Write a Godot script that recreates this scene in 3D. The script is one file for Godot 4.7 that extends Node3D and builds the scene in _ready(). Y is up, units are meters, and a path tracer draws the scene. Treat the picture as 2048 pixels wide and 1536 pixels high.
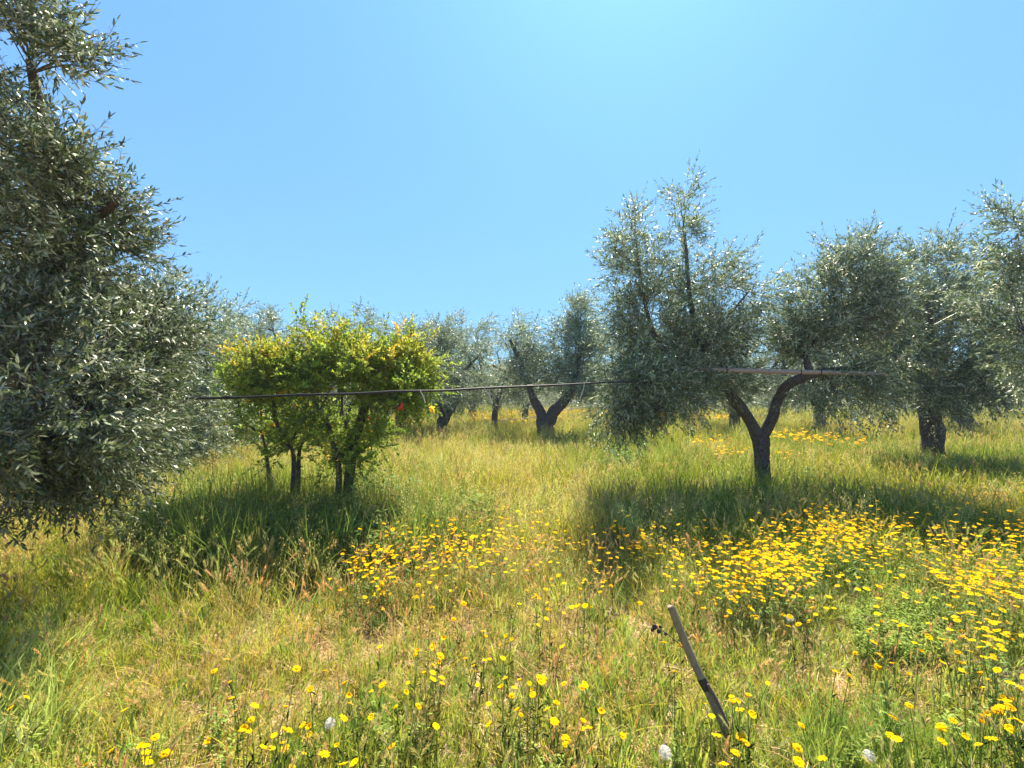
extends Node3D
# An olive grove with a flowering meadow, seen at eye height under a clear sky.

const FOC := 915.0                      # focal length in pixels of the 2048 x 1536 photograph
const EYE := Vector3(0, 1.6, 0)
const PITCH := 2.32                     # degrees upwards
const SUN_TURN := 17.0                  # degrees right of straight ahead
const SUN_HIGH := 54.0

var rng := RandomNumberGenerator.new()
var lumps := FastNoiseLite.new()
var patchy := FastNoiseLite.new()
var names := {}
var M := {}
var olive_twigs: Array = []
var olive_clumps: Array = []
var pome_twigs: Array = []
var herb_twigs: Array = []

# ---------------------------------------------------------------- mesh building

class MB:
	var v := PackedVector3Array()
	var n := PackedVector3Array()
	var c := PackedColorArray()
	var i := PackedInt32Array()
	var smooth := false
	func tri(a: Vector3, b: Vector3, d: Vector3, col: Color) -> void:
		var k := v.size()
		v.append(a); v.append(b); v.append(d)
		c.append(col); c.append(col); c.append(col)
		i.append(k); i.append(k + 1); i.append(k + 2)
	func quad(a: Vector3, b: Vector3, d: Vector3, e: Vector3, col: Color) -> void:
		var k := v.size()
		v.append(a); v.append(b); v.append(d); v.append(e)
		for j in 4:
			c.append(col)
		i.append_array(PackedInt32Array([k, k + 1, k + 2, k, k + 2, k + 3]))
	func mesh() -> ArrayMesh:
		var arr := []
		arr.resize(Mesh.ARRAY_MAX)
		arr[Mesh.ARRAY_VERTEX] = v
		arr[Mesh.ARRAY_COLOR] = c
		arr[Mesh.ARRAY_INDEX] = i
		if smooth:
			arr[Mesh.ARRAY_NORMAL] = n
		var m := ArrayMesh.new()
		m.add_surface_from_arrays(Mesh.PRIMITIVE_TRIANGLES, arr)
		return m

func side_of(d: Vector3) -> Vector3:
	var s := d.cross(Vector3.UP)
	if s.length() < 0.05:
		s = d.cross(Vector3.RIGHT)
	return s.normalized()

func curve(pts: Array, steps: int) -> Array:         # Catmull-Rom through the points (Vector4: w is the radius)
	var out := []
	var last := pts.size() - 1
	for k in last:
		var a: Vector4 = pts[maxi(k - 1, 0)]
		var b: Vector4 = pts[k]
		var c: Vector4 = pts[k + 1]
		var d: Vector4 = pts[mini(k + 2, last)]
		for s in steps:
			var t := float(s) / steps
			out.append(0.5 * ((2.0 * b) + (c - a) * t + (2.0 * a - 5.0 * b + 4.0 * c - d) * t * t + (3.0 * b - a - 3.0 * c + d) * t * t * t))
	out.append(pts[last])
	return out

func tube(m: MB, path: Array, sides: int, col: Color, rough := 0.0, cap := true) -> void:   # path of Vector4
	m.smooth = true
	var base := m.v.size()
	var prev := Vector3.ZERO
	var count := path.size()
	for k in count:
		var p := Vector3(path[k].x, path[k].y, path[k].z)
		var q: Vector4 = path[mini(k + 1, count - 1)]
		var o: Vector4 = path[maxi(k - 1, 0)]
		var d := Vector3(q.x - o.x, q.y - o.y, q.z - o.z).normalized()
		var s := side_of(d) if k == 0 else (prev - d * prev.dot(d)).normalized()
		prev = s
		var u := d.cross(s).normalized()
		for j in sides:
			var a := TAU * j / sides
			var w := s * cos(a) + u * sin(a)
			var r: float = maxf(path[k].w, 0.0005)
			if rough > 0.0:
				r *= 1.0 + rough * (lumps.get_noise_3d(p.x * 40.0 + w.x * 22.0, p.y * 14.0, p.z * 40.0 + w.z * 22.0) * 1.5 + 0.3 * sin(a * 3.0 + p.y * 2.5 + p.x * 3.0) + 0.7 * lumps.get_noise_3d(w.x * 45.0 + p.x * 12.0, p.y * 9.0, w.z * 45.0 + p.z * 12.0))
			m.v.append(p + w * r)
			m.n.append(w)
			m.c.append(col)
	for k in count - 1:
		for j in sides:
			var a := base + k * sides + j
			var b := base + k * sides + (j + 1) % sides
			m.i.append_array(PackedInt32Array([a, b + sides, b, a, a + sides, b + sides]))
	if cap:
		for end in [0, count - 1]:
			var at := m.v.size()
			var p := Vector3(path[end].x, path[end].y, path[end].z)
			var q: Vector4 = path[1] if end == 0 else path[count - 2]
			var d := (p - Vector3(q.x, q.y, q.z)).normalized()
			m.v.append(p); m.n.append(d); m.c.append(col)
			for j in sides:
				m.v.append(m.v[base + end * sides + j]); m.n.append(d); m.c.append(col)
			for j in sides:
				var a := at + 1 + j
				var b := at + 1 + (j + 1) % sides
				m.i.append_array(PackedInt32Array([at, a, b] if end == 0 else [at, b, a]))

func v4(p: Vector3, r: float) -> Vector4:
	return Vector4(p.x, p.y, p.z, r)

# ---------------------------------------------------------------- objects

func numbered(called: String) -> String:
	var k: int = names.get(called, 0)
	names[called] = k + 1
	return called if k == 0 else "%s_%03d" % [called, k]

func thing(called: String, label: String, category: String, at := Vector3.ZERO, group := "") -> Node3D:
	var o := Node3D.new()
	o.name = numbered(called)
	add_child(o)
	o.position = at
	tag(o, label, category, group)
	return o

func tag(o: Node, label: String, category: String, group := "", kind := "") -> void:
	if label: o.set_meta("label", label)
	if category: o.set_meta("category", category)
	if group: o.set_meta("group", group)
	if kind: o.set_meta("kind", kind)

func part(called: String, mesh: Mesh, mat: Material, parent: Node, kind := "") -> MeshInstance3D:
	var o := MeshInstance3D.new()
	o.name = numbered(called) if parent == self else part_name(parent, called)
	o.mesh = mesh
	o.material_override = mat
	parent.add_child(o, true)
	if kind: o.set_meta("kind", kind)
	return o

func part_name(parent: Node, called: String) -> String:
	var k := 0
	var n := called
	while parent.has_node(NodePath(n)):
		k += 1
		n = "%s_%03d" % [called, k]
	return n

func scattered(called: String, mesh: Mesh, mat: Material, where: Array, tints: Array, parent: Node) -> void:
	if where.is_empty():
		return
	var mm := MultiMesh.new()
	mm.transform_format = MultiMesh.TRANSFORM_3D
	mm.use_colors = true
	mm.mesh = mesh
	mm.instance_count = where.size()
	for k in where.size():
		mm.set_instance_transform(k, where[k])
		mm.set_instance_color(k, tints[k])
	var o := MultiMeshInstance3D.new()
	o.name = part_name(parent, called)
	o.multimesh = mm
	o.material_override = mat
	parent.add_child(o, true)
	o.set_meta("kind", "stuff")

# ---------------------------------------------------------------- places

func ray(px: float, py: float) -> Vector3:
	return Vector3((px - 1024.0) / FOC, (768.0 - py) / FOC, -1.0).rotated(Vector3.RIGHT, deg_to_rad(PITCH))

func pd(px: float, py: float, depth: float) -> Vector3:
	var d := ray(px, py)
	return EYE + d * (depth / -d.z)

func gp(px: float, py: float, h := 0.0) -> Vector3:
	var d := ray(px, py)
	var t := (h - EYE.y) / minf(d.y, -0.004)
	return EYE + d * t

func ground_y(x: float, z: float) -> float:
	var far := clampf((-z - 14.0) / 30.0, 0.0, 1.0)
	return lumps.get_noise_2d(x * 3.0, z * 3.0) * 0.05 + lumps.get_noise_2d(x * 0.7, z * 0.7) * 0.08 * clampf(-z / 10.0, 0.0, 1.0) + far * 0.25

func on_ground(p: Vector3) -> Vector3:
	return Vector3(p.x, ground_y(p.x, p.z), p.z)

func rnd(a: float, b: float) -> float:
	return rng.randf_range(a, b)

func rvec() -> Vector3:
	var z := rnd(-1, 1)
	var a := rnd(0, TAU)
	var r := sqrt(1.0 - z * z)
	return Vector3(r * cos(a), z, r * sin(a))

func aim(y: Vector3, spin: float, size: float, at: Vector3) -> Transform3D:      # the mesh's y axis laid along y
	y = y.normalized()
	var x := side_of(y).rotated(y, spin)
	return Transform3D(Basis(x, y, x.cross(y)).scaled_local(Vector3.ONE * size), at)

# ---------------------------------------------------------------- leaves

func leaf(m: MB, at: Vector3, along: Vector3, up: Vector3, length: float, width: float, top: Color, under: Color, bend := 0.15, both := true) -> void:
	along = along.normalized()
	var s := along.cross(up).normalized()
	var nrm := s.cross(along).normalized()
	var fold := nrm * width * 0.16
	var a := at
	var b := at + along * length * 0.33 + s * width * 0.47 + fold
	var b2 := at + along * length * 0.33 - s * width * 0.47 + fold
	var c := at + along * length * 0.7 + s * width * 0.38 + fold - nrm * bend * length * 0.35
	var c2 := at + along * length * 0.7 - s * width * 0.38 + fold - nrm * bend * length * 0.35
	var e := at + along * length - nrm * bend * length
	m.tri(a, b, b2, top)
	m.quad(b, c, c2, b2, top)
	m.tri(c, e, c2, top)
	if both:
		var d := -nrm * 0.0006
		m.tri(a + d, b2 + d, b + d, under)
		m.quad(b2 + d, c2 + d, c + d, b + d, under)
		m.tri(c2 + d, e + d, c + d, under)

func vary(c: Color, by: float) -> Color:
	var k := rnd(1.0 - by, 1.0 + by)
	return Color(c.r * k * rnd(0.94, 1.06), c.g * k, c.b * k * rnd(0.9, 1.1))

func make_twig(stem: float, pairs: int, ll: float, lw: float, top: Color, under: Color, open: float, both: bool) -> ArrayMesh:
	var m := MB.new()
	var path := []
	var sway := Vector3(rnd(-0.12, 0.12), 0, rnd(-0.12, 0.12))
	for k in 5:
		var t := k / 4.0
		path.append(Vector3(sway.x * t * t, t, sway.z * t * t) * stem)
	var wood := Color(0.16, 0.145, 0.10)
	for k in 4:                                                   # the stem, three thin faces
		for j in 3:
			var a := TAU * j / 3.0
			var b := TAU * (j + 1) / 3.0
			var r := lerpf(0.0022, 0.0009, k / 4.0)
			m.quad(path[k] + Vector3(cos(a), 0, sin(a)) * r, path[k] + Vector3(cos(b), 0, sin(b)) * r, path[k + 1] + Vector3(cos(b), 0, sin(b)) * r * 0.8, path[k + 1] + Vector3(cos(a), 0, sin(a)) * r * 0.8, wood)
	for k in pairs:
		var t := (k + 0.6) / pairs
		var p := Vector3(sway.x * t * t, t, sway.z * t * t) * stem
		for j in 2:
			var a := k * 1.57 + j * PI + rnd(-0.6, 0.6)
			var out := Vector3(cos(a), 0, sin(a))
			if rng.randf() < 0.12:
				continue
			var tip := open * rnd(0.55, 1.4) * (1.0 - 0.4 * t)
			var dir := (out * sin(tip) + Vector3.UP * cos(tip)).normalized()
			var l := ll * rnd(0.75, 1.15) * (0.75 + 0.4 * sin(PI * minf(1.0, t + 0.2)))
			leaf(m, p, dir, (Vector3.UP - out * 0.3 + rvec() * 0.6), l, lw * rnd(0.85, 1.2), vary(top if rng.randf() < 0.58 else under, 0.35), under, rnd(-0.05, 0.22), both)
	leaf(m, path[4], Vector3(sway.x, 1, sway.z), Vector3.RIGHT, ll * 0.8, lw * 0.8, top, under, 0.05, both)
	return m.mesh()

func make_clump(r: float, count: int, ll: float, lw: float, top: Color, under: Color) -> ArrayMesh:      # for trees too far off to show twigs
	var m := MB.new()
	for k in count:
		var o := rvec()
		var p := o * r * pow(rng.randf(), 0.45) * Vector3(1, 0.9, 1)
		leaf(m, p, o + rvec() * 0.9 + Vector3.UP * 0.35, rvec(), ll * rnd(0.7, 1.2), lw * rnd(0.8, 1.2), vary(top if rng.randf() < 0.58 else under, 0.35), under, 0.1, false)
	return m.mesh()

# ---------------------------------------------------------------- trees

func to_local_path(pts: Array, base: Vector3) -> Array:
	var out := []
	for p in pts:
		out.append(Vector4(p.x - base.x, p.y - base.y, p.z - base.z, p.w))
	return out

# limbs: arrays of Vector4 in the world; blobs: [centre, radii (Vector3), branches, sprays per branch, droop]
func grow(root: Node3D, trunk: Array, limbs: Array, blobs: Array, look: Dictionary) -> void:
	var base := root.position
	var tm := MB.new()
	tube(tm, curve(to_local_path(trunk, base), 10), look.get("sides", 22), Color.WHITE, look.get("rough", 0.22))
	part("trunk", tm.mesh(), M.bark, root)
	var nodes := []
	for l in limbs:
		var path := curve(to_local_path(l, base), 6)
		var lm := MB.new()
		tube(lm, path, look.get("limb_sides", 14), Color.WHITE, look.get("rough", 0.22))
		part("limb", lm.mesh(), M.bark, root)
		for k in range(path.size() / 4, path.size()):
			nodes.append(path[k])
	if nodes.is_empty():
		nodes.append(v4(Vector3(trunk[-1].x, trunk[-1].y, trunk[-1].z) - base, trunk[-1].w))
	var bm := MB.new()
	var kinds: Array = look.twigs
	var where := []
	var tints := []
	for k in kinds.size():
		where.append([])
		tints.append([])
	var wind := Vector3(0.35, 0, 0.05)
	for b in blobs:
		var c: Vector3 = b[0] - base
		var rad: Vector3 = b[1]
		var droop: float = b[4] if b.size() > 4 else 0.0
		for k in b[2]:
			var o := rvec()
			var e := c + o * rad * rnd(0.55, 1.05)
			var target := c.lerp(e, 0.35)
			var best := 1e9
			var s: Vector4 = nodes[0]
			for q in nodes:
				var dd := Vector3(q.x, q.y, q.z).distance_squared_to(target) * rnd(0.75, 1.25)
				if dd < best:
					best = dd
					s = q
			var s3 := Vector3(s.x, s.y, s.z)
			var span := s3.distance_to(e)
			var mid := s3.lerp(e, 0.5) + Vector3.UP * span * rnd(0.05, 0.25) * (1.0 + droop) + rvec() * span * 0.12
			var bp := []
			var r0 := clampf(span * 0.011, 0.004, maxf(0.006, s.w * 0.55))
			for j in 7:
				var t := j / 6.0
				bp.append(v4(s3 * (1 - t) * (1 - t) + mid * 2 * t * (1 - t) + e * t * t, lerpf(r0, 0.0025, t)))
			tube(bm, bp, 5, Color.WHITE, 0.0, false)
			var cnt: int = b[3]
			var reach: float = look.get("reach", 0.12)
			for j in cnt:
				var t := 1.0 if j == 0 else rnd(look.get("from", 0.42), 1.0)
				var p := s3 * (1 - t) * (1 - t) + mid * 2 * t * (1 - t) + e * t * t
				var tan := ((mid - s3) * (1 - t) + (e - mid) * t).normalized()
				if j > 0:
					p += rvec() * reach * rnd(0.2, 1.0)
				var outward := ((p - c) / rad).limit_length(1.0)
				var d: Vector3 = tan * 0.55 + outward * 0.45 + rvec() * 0.95 + Vector3.UP * (look.get("rise", 0.22) - droop * 1.3) + wind * look.get("wind", 1.0)
				var kind := rng.randi() % kinds.size()
				where[kind].append(aim(d, rnd(0, TAU), look.get("size", 1.0) * rnd(0.8, 1.2), p))
				if look.has("tint"):
					tints[kind].append(look.tint.call(p + base, outward))
				else:
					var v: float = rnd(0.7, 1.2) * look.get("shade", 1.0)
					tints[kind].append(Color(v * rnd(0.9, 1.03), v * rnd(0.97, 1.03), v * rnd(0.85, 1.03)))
	part("branch", bm.mesh(), M.bark, root, "stuff")
	for k in kinds.size():
		scattered("foliage", kinds[k], look.leaf, where[k], tints[k], root)

func wpath(rows: Array, depth_scale := 1.0) -> Array:      # rows of [px, py, depth, radius]
	var out := []
	for r in rows:
		out.append(v4(pd(r[0], r[1], r[2] * depth_scale), r[3]))
	return out

func blob(px: float, py: float, d: float, rx: float, ry: float, n: int, per: int, droop := 0.0, thick := 0.9) -> Array:
	var k := d / FOC
	return [pd(px, py, d), Vector3(rx * k, ry * k, (rx + ry) * 0.5 * k * thick), n, per, droop]

func rooted(px: float, depth: float) -> Vector3:
	var p := pd(px, 805, depth)
	return on_ground(Vector3(p.x, 0, p.z))

func olive(label: String, px: float, depth: float) -> Node3D:
	return thing("olive_tree", label, "olive tree", rooted(px, depth), "olive trees of the grove")

# an olive farther off: trunk that forks in two or three, crown of several lobes
func far_olive(label: String, px: float, depth: float, high: float, wide: float, lean: float, girth: float, sprays: int, detail: bool, forks := 3, lift := 0.42) -> void:
	var root := olive(label, px, depth)
	var b := root.position
	var top := b + Vector3(lean * 0.5, high * rnd(0.24, 0.30), rnd(-0.1, 0.1))
	var trunk := [v4(b + Vector3(-lean * 0.25, -0.15, 0), girth * 1.35), v4(b + Vector3(-lean * 0.1, 0.15, 0), girth), v4(b.lerp(top, 0.55) + Vector3(rnd(-0.06, 0.06), 0, 0), girth * 0.88), v4(top, girth * 0.85)]
	var limbs := []
	var blobs := []
	for k in forks:
		var a := TAU * (k + rnd(-0.25, 0.25)) / forks + rnd(0, 0.8)
		var out := Vector3(cos(a), 0, sin(a) * 0.8) * wide * 0.30 + Vector3(lean * 0.3, 0, 0)
		var m1 := top + out * 0.45 + Vector3.UP * high * 0.12
		var m2 := top + out + Vector3.UP * high * rnd(0.27, 0.36)
		var m3 := m2 + out * 0.25 + Vector3.UP * high * rnd(0.18, 0.3)
		limbs.append([v4(top - Vector3(0, 0.08, 0), girth * 0.7), v4(m1, girth * 0.55), v4(m2, girth * 0.32), v4(m3, girth * 0.1)])
		blobs.append([m3, Vector3(wide * 0.2, high * 0.15, wide * 0.2)])
		blobs.append([m2 + out * 0.5, Vector3(wide * 0.22, high * 0.16, wide * 0.22)])
		blobs.append([m1 + out * rnd(0.9, 1.4) + Vector3.UP * high * 0.02, Vector3(wide * 0.2, high * 0.13, wide * 0.2)])
	for k in 4:
		var a := TAU * k / 4.0 + rnd(0, 1.0)
		blobs.append([top + Vector3(cos(a) * wide * 0.36, high * rnd(0.0, 0.08), sin(a) * wide * 0.36), Vector3(wide * 0.17, high * 0.12, wide * 0.17)])
	blobs.append([top + Vector3(lean * 0.3, high * 0.33, 0), Vector3(wide * 0.27, high * 0.2, wide * 0.27)])
	var list := []
	for q in blobs:
		var per := 12 if detail else 4
		list.append([q[0] + rvec() * wide * 0.04, q[1] * rnd(0.85, 1.2), maxi(2, int(sprays / blobs.size() / per)), per, rnd(-0.05, 0.3)])
	grow(root, trunk, limbs, list, {"twigs": olive_twigs if detail else olive_clumps, "leaf": M.olive, "size": 1.35 if detail else rnd(0.8, 1.0), "reach": 0.22 if detail else 0.35, "sides": 10, "limb_sides": 8, "rough": 0.16})

# ---------------------------------------------------------------- grasses and herbs

func blade(m: MB, at: Vector3, high: float, width: float, lean: Vector3, col: Color, tip: Color, spin: float) -> void:
	var s := Vector3(cos(spin), 0, sin(spin)) * width * 0.5
	var prev := at
	var k0 := m.v.size()
	for j in 4:
		var t := j / 3.0
		var p := at + Vector3.UP * high * (t - 0.18 * lean.length() * t * t) + lean * high * t * t
		var w := s * (1.0 - t * t * 0.85) if j < 3 else Vector3.ZERO
		var col2 := col.lerp(tip, t)
		m.v.append(p + w); m.c.append(col2)
		if j < 3:
			m.v.append(p - w); m.c.append(col2)
	m.i.append_array(PackedInt32Array([k0, k0 + 1, k0 + 3, k0, k0 + 3, k0 + 2, k0 + 2, k0 + 3, k0 + 5, k0 + 2, k0 + 5, k0 + 4, k0 + 4, k0 + 5, k0 + 6]))

func make_tuft(count: int, lo: float, hi: float, width: float, spread: float, bend: float, base: Color, tip: Color) -> ArrayMesh:
	var m := MB.new()
	for k in count:
		var a := rnd(0, TAU)
		var r := spread * sqrt(rng.randf())
		var at := Vector3(cos(a) * r, -0.02, sin(a) * r)
		var lean := Vector3(cos(a), 0, sin(a)).rotated(Vector3.UP, rnd(-1.2, 1.2)) * bend * rnd(0.1, 1.0)
		blade(m, at, rnd(lo, hi), width * rnd(0.7, 1.25), lean, vary(base, 0.2), vary(tip, 0.25), rnd(0, TAU))
	return m.mesh()

func make_barley(count: int, lo: float, hi: float, stalk: Color, ear: Color) -> ArrayMesh:       # stalks with a bristly ear
	var m := MB.new()
	for k in count:
		var a := rnd(0, TAU)
		var at := Vector3(cos(a), 0, sin(a)) * rnd(0, 0.07)
		var h := rnd(lo, hi)
		var lean := Vector3(rnd(-0.4, 0.5), 0, rnd(-0.4, 0.4))
		var sc := vary(stalk, 0.2)
		blade(m, at, h, 0.0028, lean, sc, sc, a)
		blade(m, at, h, 0.0028, lean, sc, sc, a + 1.57)
		var top := at + Vector3.UP * h * (1.0 - 0.18 * lean.length()) + lean * h
		var d := (lean * 1.9 + Vector3.UP * (1.0 - 0.36 * lean.length())).normalized()
		var ec := vary(ear, 0.2)
		var sd := side_of(d)
		var len := rnd(0.05, 0.075)
		for j in 9:
			var t := j / 9.0
			var p := top + d * len * t
			for q in 3:
				var o := sd.rotated(d, q * TAU / 3.0 + j * 0.9)
				var e := p + d * rnd(0.022, 0.035) + o * rnd(0.008, 0.014)
				var w := d.cross(o) * 0.0022
				m.tri(p + w, p - w, e, ec)
			m.tri(p + sd * 0.004, p - sd * 0.004, p + d * 0.012, ec)
		for j in 2:                                                # a leaf on the stalk
			blade(m, at + Vector3.UP * h * 0.2 * j, h * 0.5, 0.004, Vector3(rnd(-1, 1), 0, rnd(-1, 1)) * 0.8, sc, sc, rnd(0, TAU))
	return m.mesh()

func make_oat(count: int, lo: float, hi: float, stalk: Color, ear: Color) -> ArrayMesh:          # tall stalks with hanging spikelets
	var m := MB.new()
	for k in count:
		var a := rnd(0, TAU)
		var at := Vector3(cos(a), 0, sin(a)) * rnd(0, 0.09)
		var h := rnd(lo, hi)
		var lean := Vector3(rnd(-0.3, 0.6), 0, rnd(-0.3, 0.3))
		var sc := vary(stalk, 0.2)
		blade(m, at, h, 0.003, lean, sc, sc, a)
		blade(m, at, h, 0.003, lean, sc, sc, a + 1.57)
		for j in 11:
			var t := 0.66 + 0.034 * j
			var p := at + Vector3.UP * h * (t - 0.18 * lean.length() * t * t) + lean * h * t * t
			var o := Vector3(rnd(-1, 1), rnd(0.0, 0.6), rnd(-1, 1)) * 0.035 + lean * 0.02
			var q := p + o
			var w := side_of(o) * 0.0008
			m.tri(p + w, p - w, q, sc)
			var dn := Vector3(o.x * 0.5, -0.024, o.z * 0.5)
			var s := side_of(dn) * 0.0032
			m.quad(q, q + dn * 0.4 + s, q + dn, q + dn * 0.4 - s, vary(ear, 0.2))
		for j in 3:
			blade(m, at + Vector3.UP * h * 0.18 * j, h * 0.45, 0.006, Vector3(rnd(-1, 1), 0, rnd(-1, 1)) * 0.7, sc, sc, rnd(0, TAU))
	return m.mesh()

func make_sward(count: int, lo: float, hi: float, width: float) -> ArrayMesh:         # upright narrow leaves with a fold along the middle
	var m := MB.new()
	for k in count:
		var a := rnd(0, TAU)
		var o := Vector3(cos(a), 0, sin(a))
		var dir := (o * rnd(0.1, 0.8) + Vector3.UP).normalized()
		var c := vary(Color(1, 1, 1), 0.25)
		leaf(m, o * rnd(0, 0.05), dir, o.rotated(Vector3.UP, rnd(-0.9, 0.9)) + Vector3.UP * 0.2, rnd(lo, hi), width * rnd(0.7, 1.3), c, c, rnd(-0.1, 0.5), false)
	return m.mesh()

func make_herb(stems: int, high: float, ll: float, lw: float, col: Color) -> ArrayMesh:
	var m := MB.new()
	for k in stems:
		var a := rnd(0, TAU)
		var lean := Vector3(cos(a), 0, sin(a)) * rnd(0.1, 0.5)
		var h := high * rnd(0.6, 1.1)
		blade(m, Vector3.ZERO, h, 0.004, lean, col, col, a)
		blade(m, Vector3.ZERO, h, 0.004, lean, col, col, a + 1.57)
		var cnt := 11
		for j in cnt:
			var t := (j + 1.0) / cnt
			var p := Vector3.UP * h * (t - 0.18 * lean.length() * t * t) + lean * h * t * t
			var b := j * 2.4 + a
			var d := Vector3(cos(b), rnd(0.1, 0.9), sin(b))
			leaf(m, p, d, Vector3.UP + rvec() * 0.3, ll * rnd(0.7, 1.2) * (1.15 - 0.5 * t), lw * rnd(0.8, 1.2), vary(col, 0.25), vary(col, 0.2), rnd(0, 0.35), false)
	return m.mesh()

func make_litter() -> ArrayMesh:                            # short dead stems lying about
	var m := MB.new()
	for k in 16:
		var a := rnd(0, TAU)
		var at := Vector3(rnd(-0.1, 0.1), rnd(0.005, 0.05), rnd(-0.1, 0.1))
		var d := Vector3(cos(a), rnd(-0.1, 0.35), sin(a)) * rnd(0.06, 0.16)
		var s := d.cross(Vector3.UP).normalized() * rnd(0.0012, 0.0025)
		var b := at + d * 0.5 + Vector3.UP * 0.01
		var col := vary(Color(0.62, 0.48, 0.26), 0.25)
		m.quad(at + s, b + s, b - s, at - s, col)
		m.tri(b + s, at + d, b - s, col)
	return m.mesh()

# petals, disc and stem of one daisy; r is the head's radius
func petals_mesh(r: float, rise := 0.0, hue := 1.0) -> ArrayMesh:
	var m := MB.new()
	var cnt := 15
	for k in cnt:
		var a := TAU * k / cnt + rnd(-0.06, 0.06)
		var d := Vector3(cos(a), rnd(0.0, 0.25) + rise, sin(a)).normalized()
		var col := vary(Color(0.74, 0.45 * hue, 0.003), 0.15)
		var s := Vector3(-sin(a), 0, cos(a)) * r * 0.19
		var p := d * r * 0.28 + Vector3.UP * (0.001 * (k % 2))
		var q := d * r * 0.75 + Vector3.UP * 0.0015
		var e := d * r * rnd(0.92, 1.05)
		m.quad(p - s * 0.6, q - s, q + s, p + s * 0.6, col)
		m.quad(q - s, e - s * 0.55, e + s * 0.55, q + s, col)
	return m.mesh()

func disc_mesh(r: float) -> ArrayMesh:
	var m := MB.new()
	var rings := [[0.36, 0.0], [0.38, 0.10], [0.28, 0.22], [0.10, 0.27]]
	var cnt := 9
	for k in rings.size() - 1:
		for j in cnt:
			var a := TAU * j / cnt
			var b := TAU * (j + 1) / cnt
			var p: Array = rings[k]
			var q: Array = rings[k + 1]
			m.quad(Vector3(cos(a) * p[0], p[1], sin(a) * p[0]) * r, Vector3(cos(b) * p[0], p[1], sin(b) * p[0]) * r, Vector3(cos(b) * q[0], q[1], sin(b) * q[0]) * r, Vector3(cos(a) * q[0], q[1], sin(a) * q[0]) * r, vary(Color(0.78, 0.42, 0.01), 0.15))
	for j in cnt:
		var a := TAU * j / cnt
		var b := TAU * (j + 1) / cnt
		m.tri(Vector3(cos(a) * 0.10, 0.27, sin(a) * 0.10) * r, Vector3(cos(b) * 0.10, 0.27, sin(b) * 0.10) * r, Vector3(0, 0.27, 0) * r, Color(0.7, 0.38, 0.01))
	return m.mesh()

func stem_mesh(high: float, bow: Vector3) -> ArrayMesh:      # from the ground up to the head
	var m := MB.new()
	var path := []
	for k in 6:
		var t := k / 5.0
		path.append(v4(Vector3.UP * high * t + bow * t * t, lerpf(0.0022, 0.0015, t)))
	tube(m, path, 5, Color(0.16, 0.22, 0.05), 0.0, false)
	for k in 4:
		var t := 0.12 + 0.16 * k
		var p := Vector3.UP * high * t + bow * t * t
		var a := k * 2.4 + high * 31.0
		var n0 := m.v.size()
		leaf(m, p, Vector3(cos(a), 0.7, sin(a)), Vector3.UP, 0.055 * (1.1 - 0.12 * k), 0.011, Color(0.15, 0.22, 0.06), Color(0.15, 0.22, 0.06), 0.2, false)
		for q in m.v.size() - n0:
			m.n.append(Vector3.UP)
	return m.mesh()

func joined_daisy(heads: int, spread: float, high: float, r: float) -> ArrayMesh:
	var m := MB.new()
	for k in heads:
		var h := high * rnd(0.75, 1.15)
		var at := Vector3(rnd(-1, 1), 0, rnd(-1, 1)) * spread
		var tilt := Basis.from_euler(Vector3(rnd(-0.35, 0.35), rnd(0, TAU), rnd(-0.35, 0.35)))
		var top := at + Vector3(rnd(-0.03, 0.04), h, rnd(-0.03, 0.03))
		var size := r * rnd(0.8, 1.15)
		blade(m, at, h, 0.003, (top - at - Vector3.UP * h) / h, Color(0.16, 0.22, 0.05), Color(0.16, 0.22, 0.05), rnd(0, TAU))
		var cnt := 9
		for j in cnt:
			var a := TAU * j / cnt
			var d := tilt * Vector3(cos(a), 0.12, sin(a))
			var s := tilt * Vector3(-sin(a), 0, cos(a)) * size * 0.27
			var col := vary(Color(0.74, 0.45, 0.003), 0.1)
			m.quad(top, top + d * size * 0.6 - s, top + d * size, top + d * size * 0.6 + s, col)
		for j in 5:
			var a := TAU * j / 5.0
			var b := TAU * (j + 1) / 5.0
			m.tri(top + tilt * (Vector3(cos(a) * 0.38, 0.14, sin(a) * 0.38) * size), top + tilt * (Vector3(cos(b) * 0.38, 0.14, sin(b) * 0.38) * size), top + tilt * (Vector3(0, 0.3, 0) * size), Color(0.75, 0.40, 0.01))
		for j in 3:
			var a := rnd(0, TAU)
			leaf(m, at + Vector3.UP * h * (0.2 + 0.2 * j), Vector3(cos(a), 0.7, sin(a)), Vector3.UP, 0.05, 0.011, Color(0.15, 0.22, 0.06), Color(0.15, 0.22, 0.06), 0.2, false)
	return m.mesh()

# ---------------------------------------------------------------- materials

func leafy(rough: float, spec: float, back: float) -> StandardMaterial3D:
	var m := StandardMaterial3D.new()
	m.vertex_color_use_as_albedo = true
	m.roughness = rough
	m.metallic_specular = spec
	m.cull_mode = BaseMaterial3D.CULL_DISABLED
	if back > 0.0:
		m.backlight_enabled = true
		m.backlight = Color(back, back, back).linear_to_srgb()
	return m

func noise_tex(freq: float, seed_: int, from: Color, to: Color, normal := false, strength := 6.0) -> NoiseTexture2D:
	var n := FastNoiseLite.new()
	n.seed = seed_
	n.frequency = freq
	n.fractal_octaves = 5
	var t := NoiseTexture2D.new()
	t.width = 512
	t.height = 512
	t.seamless = true
	t.noise = n
	if normal:
		t.as_normal_map = true
		t.bump_strength = strength
	else:
		var g := Gradient.new()
		g.set_color(0, from.linear_to_srgb())
		g.set_color(1, to.linear_to_srgb())
		t.color_ramp = g
	return t

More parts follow.
